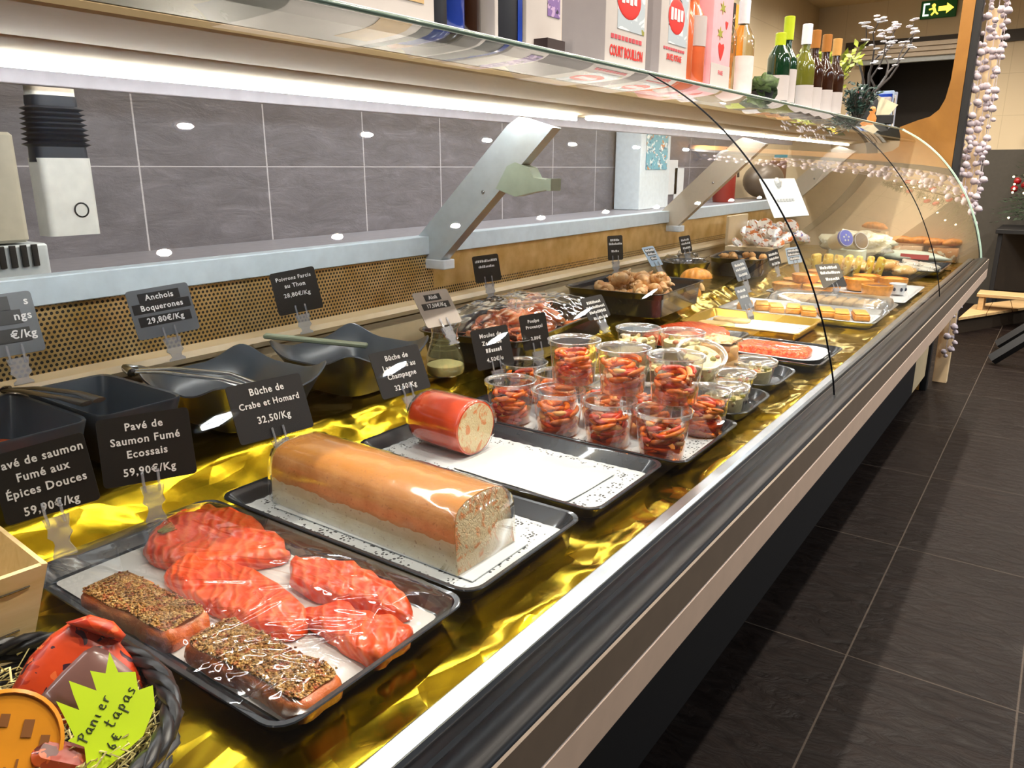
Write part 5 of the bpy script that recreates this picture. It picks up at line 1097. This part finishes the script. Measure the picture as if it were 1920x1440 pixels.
# plants and odds and ends at the far end of the shelf
def leafy(name, label, cat, loc, n, rad_, h, leaf, stem, ls, seed, pot=True):
    t = thing(name, label, cat, loc); rr = random.Random(seed)
    if pot: MB().lathe([(0, 0), (.055, 0), (.07, .09), (.066, .09), (.05, .08), (0, .08)], 18).build('pot', M['matblack'], t, 50)
    sm = MB(); lm = MB(); z0 = .07 if pot else 0
    for k in range(n):
        a = rr.uniform(0, 6.28); tip = Vector((rad_ * cos(a) * rr.uniform(.2, 1), rad_ * sin(a) * rr.uniform(.2, 1), z0 + h * rr.uniform(.45, 1)))
        b = Vector((tip.x * .15, tip.y * .15, z0)); mid = (b + tip) / 2 + Vector((0, 0, .03)); sm.tube([b, mid, tip], [.003, .0025, .0015], 5)
        for q in range(9):
            f = rr.uniform(.25, 1); p = b.lerp(tip, f) + Vector((0, 0, .03 * f)); d = Vector((rr.uniform(-1, 1), rr.uniform(-1, 1), rr.uniform(-.3, .8))).normalized(); s = d.orthogonal().normalized() * ls * .28; L = ls * rr.uniform(.7, 1.2)
            lm.add([p, p + d * L * .5 + s, p + d * L, p + d * L * .5 - s], [(0, 1, 2, 3)])
    sm.build('stems', stem, t, 60); lm.build('leaves', leaf, t, 60); return t
leafy('leafy_plant', 'bushy plant with yellow green leaves behind the dark bottles', 'plant', (-1.12, 4.42, SZ), 34, .17, .27, plain('leaf_yellowgreen', '8f9a2e', .5, var=.5, vscale=25), plain('stem_brown', '4a3a20', .6), .05, 4)
leafy('fir_branch', 'dark green fir sprig in front of the leafy plant', 'plant', (-1.0, 4.62, SZ), 46, .10, .17, plain('fir_green', '16332a', .6, var=.4, vscale=40), plain('stem_dark', '2c2416', .6), .03, 5, False)
t = thing('blossom_branch', 'dark bare branch with white blossoms rising above the plants', 'branch', (-1.02, 4.95, SZ)); rr = random.Random(12); bm_ = MB(); bl = MB()
MB().lathe([(0, 0), (.04, 0), (.05, .12), (.03, .15), (.034, .16), (0, .15)], 16).build('vase', M['matblack'], t, 50)
for k in range(7):
    a = rr.uniform(-1.2, 1.2); p = Vector((0, 0, .14)); pts = [p.copy()]
    for q in range(6): p = p + Vector((rr.uniform(-.03, .05), .035 * sin(a) + rr.uniform(-.02, .03), rr.uniform(.045, .075))); pts.append(p.copy())
    bm_.tube(pts, [.008, .007, .006, .005, .004, .003, .002], 6)
    for q in range(12):
        c = pts[rr.choice((3, 4, 5, 6, 6, 6))] + Vector((rr.uniform(-.022, .022), rr.uniform(-.022, .022), rr.uniform(-.02, .02)))
        for m in range(4): bl.ball(c + Vector((.008 * cos(m * 1.57), .008 * sin(m * 1.57), .003)), .009, .009, .004, 6, 4)
bm_.build('branches', plain('branch_dark', '2e2724', .6), t, 60); bl.build('blossoms', plain('blossom_white', 'e2dde2', .6), t, 60)
t = thing('lilac_gift_card', 'folded lilac and cream card box standing at the far end of the counter top', 'card', (-1.03, 5.08, SZ + .052), (0, 0, -1.25))
MB().prism([(-.13, 0), (.10, 0), (.14, .055), (-.01, .125)], -.02, 0, 'x').build('cream_side', plain('card_cream', 'd9cfb0', .5), t, 20)
MB().prism([(-.135, 0), (-.012, .128), (-.06, .13)], -.05, .001, 'x').build('lilac_side', plain('card_lilac', 'a99ab8', .5), t, 20)
MB().rbox(-.06, .04, -.12, .12, -.05, -.001, .006).build('dark_base', M['matblack'], t, 40)
for k in range(6):
    single('slim_book', 'slim book standing behind the lilac card, spine out', 'book', MB().rbox(-.06, .06, -.017, .017, 0, .16 + .02 * (k % 3), .003), (wt, blueg, plain('pale_blue_spine', '9fb4cc', .5), navy, wt, plain('grey_spine', '8a94a8', .5))[k], 'books at the far end of the counter top', 40, (-1.02, 5.24 + .036 * k, SZ), (0, 0, .05))
t = thing('red_bauble', 'red bauble with a pale ribbon above the books', 'bauble', (-1.13, 5.20, SZ + .16)); MB().ball((0, 0, 0), .035, .035, .04, 18, 12).build('ball', redp, t, 80); MB().tube([(0, 0, .04), (.01, .02, .06), (0, .04, .03)], .005, 6).build('ribbon', M['paper'], t, 60)
single('terracotta_figure', 'small orange clay figure at the foot of the fir sprig', 'figurine', MB().lathe([(0, 0), (.022, 0), (.025, .02), (.012, .045), (.018, .062), (.012, .078), (0, .082)], 16), plain('clay_orange', 'c07a34', .5), loc=(-.965, 4.80, SZ), ang=60)
# ------------------------------------------------------------------ behind the counter and at the far end of the shop
t = thing('back_worktop', 'long grey worktop along the dark tiled wall behind the counter', 'worktop', (XB + .02, 0, 0))
MB().rbox(0, .42, Y0 + .05, 8.6, 1.085, 1.125, .005).build('worktop_slab', plain('grey_stone', '77757b', .35, var=.12), t)
mb = MB()
for k in range(8): mb.rbox(0, .38, Y0 + .06 + 1.32 * k, Y0 + 1.36 + 1.32 * k, 0, 1.084, .004)
mb.build('cupboards', M['taupe'], t)
t = thing('hanging_tube', 'white tube with a black ribbed bellows hanging behind the counter', 'tube', (-1.75, .835, 1.262))
mb = MB(); mb.loft([[(p[0], p[1], z) for p in rrect(.062, .105, .012, 4)] for z in (0, .158)]); mb.build('lower_tube', plain('ivory_tube', 'eeeadf', .4), t, 40)
mb = MB(); mb.loft([[(p[0], p[1], z) for p in rrect(.05, .085, .012, 4)] for z in (.27, CEIL_Z - 1.262)]); mb.build('upper_tube', plain('ivory_tube', 'eeeadf', .4), t, 40)
mb = MB(); rings = []
for k in range(27):
    z = .15 + .13 * k / 26; s = 1.0 if k < 7 or k > 22 else (1.22 if k % 2 else .98)
    rings.append([(p[0] * s, p[1] * s, z) for p in rrect(.060, .108 - .018 * k / 26, .02, 4)])
mb.loft(rings); mb.build('bellows', plain('bellows_black', '1a2230', .5), t, 50)
mb = MB(); mb.lathe([(.013, -.001), (.016, 0), (.013, .001)], 18); mb.xf(Matrix.Translation((.0325, .015, .052)) @ Matrix.Rotation(pi / 2, 4, 'Y')); mb.build('round_badge', M['matblack'], t)
t = thing('label_scale', 'grey scale with a ribbed black printer at the edge of the photo', 'scale', (-2.32, .74, 1.126))
MB().rbox(-.14, .14, -.20, .20, .09, .36, .015).build('housing', plain('scale_beige', 'aaa594', .4), t); MB().rbox(-.14, .15, -.22, .235, .0, .085, .01).build('base', M['grey'], t)
mb = MB()
for k in range(16): mb.rbox(.151, .158, -.2 + .026 * k, -.185 + .026 * k, .03, .085, .002)
mb.build('printer_ribs', M['matblack'], t); MB().rbox(-.06, .02, -.2, .18, .36, .46, .01).build('display', plain('display_dark', '22283a', .3), t)
# white fridge side with a seaside poster, fire extinguisher, notices
t = thing('tall_fridge', 'tall white fridge side standing against the dark tiled wall', 'fridge', (-2.38, 5.10, 1.126))
MB().rbox(-.19, .0, -.235, .235, 0, .78, .006).build('cabinet', M['paleblue'], t)
t = thing('seaside_poster', 'small blue seaside poster on the white fridge side', 'poster', (-2.377, 5.11, 1.50))
MB().box(0, .0015, -.17, .17, -.11, .13).build('sheet', m_print('seaside_print', '6fb0c4', [('c98a5a', .62), ('dfe9ea', .58), ('3a7a9a', .62)], 16), t)
t = thing('fire_extinguisher', 'red fire extinguisher with a pale top on the back worktop', 'extinguisher', (-2.38, 6.45, 1.126))
MB().lathe([(0, 0), (.085, 0), (.09, .02), (.09, .30), (.07, .36), (.035, .39), (0, .40)], 24).build('cylinder', plain('extinguisher_red', '8a1f1f', .3), t, 60); MB().lathe([(.095, .33), (.08, .38), (.05, .41), (0, .42)], 20).build('top_cap', plain('pale_cap', 'c9c4be', .4), t, 60)
mb = MB(); mb.tube([(0, 0, .42), (.03, .05, .45), (.08, .06, .40), (.095, .05, .2)], .010, 8); mb.build('hose', M['matblack'], t, 60)
for k, (y, z) in enumerate(((5.85, 1.33), (5.98, 1.27))): single('paper_notice', 'pale paper notice on the tiled wall, ' + ('upper one' if k == 0 else 'lower one'), 'notice', MB().box(0, .002, -.09, .09, -.13, .13), M['paper'], None, 40, (XB + .017, y, z))
t = thing('rounded_appliance', 'brown rounded appliance with a dark mouth on the back worktop', 'appliance', (-2.36, 7.4, 1.126))
MB().ball((0, 0, .165), .16, .34, .16, 24, 12).build('housing', plain('appliance_brown', '5f554a', .35), t, 60); MB().ball((.13, .05, .13), .05, .12, .07, 16, 8).build('opening', M['matblack'], t, 60)
for k in range(7):
    single('folder', 'upright folder on the back worktop at the far end', 'folder', MB().rbox(-.1, .1, -.03, .03, 0, .34 + .03 * (k % 3), .004), (plain('folder_brown', '6a4630', .5), plain('folder_tan', 'b9986c', .5), plain('folder_teal', '3f8aa0', .5), M['beige'], plain('folder_red', '9a3a2c', .5), M['white'], plain('folder_brown', '6a4630', .5))[k], 'folders on the back worktop', 40, (-2.38, 7.95 + .066 * k, 1.126))
# wooden end panel, black post, garlands
wood = [(-.94, 1.645), (-.90, 1.66), (-.84, 1.683), (-.78, 1.70), (-.735, 1.74), (-.71, 1.80), (-.695, 1.906), (-.690, 2.1), (-.690, CEIL_Z), (-.615, CEIL_Z), (-.655, 1.40), (-.70, 1.36), (-.80, 1.42)]
single('wooden_end_panel', 'golden wooden panel with a curved edge at the far end of the counter', 'panel', MB().prism([(-.94, 1.645), (-.90, 1.66), (-.84, 1.683), (-.78, 1.70), (-.735, 1.74), (-.71, 1.80), (-.695, 1.906), (-.690, 2.1), (-.690, CEIL_Z), (-.625, CEIL_Z), (-.625, 0), (-.94, 0)], 5.515, 5.535), M['plywood'], ang=30)
single('black_post', 'slim black post beside the golden wooden panel', 'post', MB().rbox(-.624, -.585, 5.515, 5.60, 0, CEIL_Z, .004), M['matblack'])
single('cream_post', 'cream post behind the black post and the white garlands', 'post', MB().rbox(-.585, -.50, 5.80, 5.86, 0, 2.32, .004), M['warmcream'])
bead = plain('garland_white', 'b9adb4', .6, var=.08)
gl = [(-.562, 5.60, 2.46, 1.05, 0), (-.520, 5.68, 3.08, .20, 0), (-.470, 5.64, 3.08, 1.12, 0), (-.560, 5.74, 2.55, 1.10, 0), (-.598, 5.645, 3.08, 1.20, 0), (-.490, 5.74, 3.08, .24, 0)]
for k, (x, y, z1, z0, _) in enumerate(gl):
    rr = random.Random(k); mb = MB(); mb.tube([(0, 0, 0), (0, 0, z1 - z0)], .0018, 4); z = 0.01
    while z < z1 - z0:
        s = rr.choice((.014, .018, .023)); mb.ball((rr.uniform(-.016, .016), rr.uniform(-.016, .016), z), s, s, s * .9, 9, 7, seed=k, amp=.25); z += s * rr.choice((1.5, 1.9, 3.2, 4.5)) * (1 if z > .8 or z0 > .5 else 1.3)
    single('bead_garland', 'white bead garland in the cluster by the black post, ' + ('the shorter front strand', 'the strand reaching lowest', 'the strand nearest the aisle', 'the strand nearest the cream post', 'the strand nearest the counter', 'the outer low strand')[k], 'garland', mb, bead, 'bead garlands by the black post', 60, (x, y, z0))
single('garland_rod', 'thin rod at the ceiling that carries the white bead garlands', 'rod', MB().tube([(-.60, 5.58, 3.085), (-.46, 5.78, 3.085)], .012, 8), M['matblack'], ang=60)
# christmas tree on its dark table
t = thing('christmas_tree', 'decorated green christmas tree with red baubles on the dark table', 'tree', (-.17, 9.10, .842)); rr = random.Random(2); lf = MB(); st = MB()
st.tube([(0, 0, 0), (0, 0, 1.45)], [.02, .006], 7)
for k in range(620):
    z = 1.36 * rr.random() ** 1.25 + .11; rmax = .47 * (1.5 - z) / 1.45 + .02; a = rr.uniform(0, 6.28); r1 = rmax * rr.uniform(.45, 1.0); b = Vector((0, 0, z + .04)); e = Vector((r1 * cos(a), r1 * sin(a), z - .04 * r1 / .3))
    for q in range(7):
        p = b.lerp(e, .3 + .7 * q / 6); d = Vector((cos(a + rr.uniform(-1, 1)), sin(a + rr.uniform(-1, 1)), rr.uniform(-.4, .5))).normalized(); s = d.orthogonal().normalized() * .004; lf.add([p - s, p + s, p + d * rr.uniform(.03, .06)], [(0, 1, 2)])
st.build('trunk', plain('trunk', '3a2a1c', .7), t, 60); lf.build('needles', plain('needles', '1c3418', .6, var=.5, vscale=30), t, 60)
fairy = emit('fairy_light', (1.0, .72, .35, 1), 9.0); bmesh_ = MB().ball((0, 0, 0), .034, .034, .036, 14, 10).mesh('bauble', plain('bauble_red', 'a31420', .2, Coat_Weight=.8), 80); lm_ = MB().ball((0, 0, 0), .009, n=8, m=6).mesh('fairy_light', fairy, 80)
for k in range(44):
    z = .09 + 1.2 * rr.random(); r1 = .47 * (1.5 - z) / 1.45; a = rr.uniform(2.2, 5.6)
    o = bpy.data.objects.new('bauble' if k % 3 == 0 else 'fairy_light', bmesh_ if k % 3 == 0 else lm_); COL.objects.link(o); o.parent = t; o.location = (r1 * cos(a), r1 * sin(a), z)
t = thing('dark_table', 'black table under the christmas tree against the grey dado', 'table', (-.14, 9.14, 0))
MB().rbox(-.40, .9, -.40, .40, .80, .84, .006).build('table_top', M['matblack'], t)
for x in (-.36, .86):
    for y in (-.35, .35): MB().rbox(x - .02, x + .02, y - .02, y + .02, 0, .80, .003).build('leg', M['matblack'], t)
MB().rbox(-.38, .88, .30, .32, .18, .79, .002).build('dark_cloth', M['darkband'], t)
# wooden platform and low stool
t = thing('wooden_platform', 'low platform of light planks on the floor beyond the counter', 'platform', (0, 0, 0)); q = [at(1797, 596, .15), at(1990, 566, .15), at(1960, 556, .15), at(1826, 571, .15)]
for k in range(4):
    f0, f1 = k / 4 + .004, (k + 1) / 4 - .004
    a, b, c, d = q[0].lerp(q[1], f0), q[0].lerp(q[1], f1), q[3].lerp(q[2], f1), q[3].lerp(q[2], f0)
    MB().prism([(p.x, p.y) for p in (a, b, c, d)], .128, .15, 'z').build('plank', M['bench'], t)
a, b = q[0], q[1]; n_ = (Vector((b.x - a.x, b.y - a.y, 0))).normalized(); s_ = Vector((-n_.y, n_.x, 0)) * .03
MB().prism([(p.x, p.y) for p in (a + s_, b + s_, b + s_ * 2, a + s_ * 2)], .0, .128, 'z').build('front_skirt', M['darkband'], t)
cc = (q[0] + q[1] + q[2] + q[3]) / 4; dd = (q[3] + q[2]) / 2 - (q[0] + q[1]) / 2; MB().prism([(p.x * .9 + cc.x * .1, p.y * .9 + cc.y * .1) for p in ((q[3] + (q[0] - q[3]) * .1), (q[2] + (q[1] - q[2]) * .1), (q[2] + (q[1] - q[2]) * .2), (q[3] + (q[0] - q[3]) * .2))], 0, .128, 'z').build('rear_skirt', M['darkband'], t)
t = thing('low_stool', 'low light wood stool standing on the plank platform', 'stool', (-.33, 8.30, .1505))
MB().rbox(-.24, .40, -.14, .14, .12, .15, .006).build('seat', M['bench'], t)
for x in (-.20, .36):
    for y in (-.11, .11): MB().rbox(x - .022, x + .022, y - .018, y + .018, 0, .12, .004).build('leg', M['bench'], t)
# black trestle leg at the right edge
t = thing('black_trestle', 'black trestle with a slanted leg at the right edge of the photo', 'trestle', (-.30, 6.60, 0))
def bar(a, b, r, n): MB().tube([a, b], r, 4).build(n, M['matblack'], t, 30)
bar((.0, 0, .03), (.62, .05, .62), .042, 'leg'); bar((1.24, .0, .03), (.62, .05, .62), .042, 'leg'); bar((0, .6, .03), (.62, .55, .62), .042, 'leg'); bar((1.24, .6, .03), (.62, .55, .62), .042, 'leg'); bar((.62, -.1, .64), (.62, .7, .64), .04, 'top_beam')
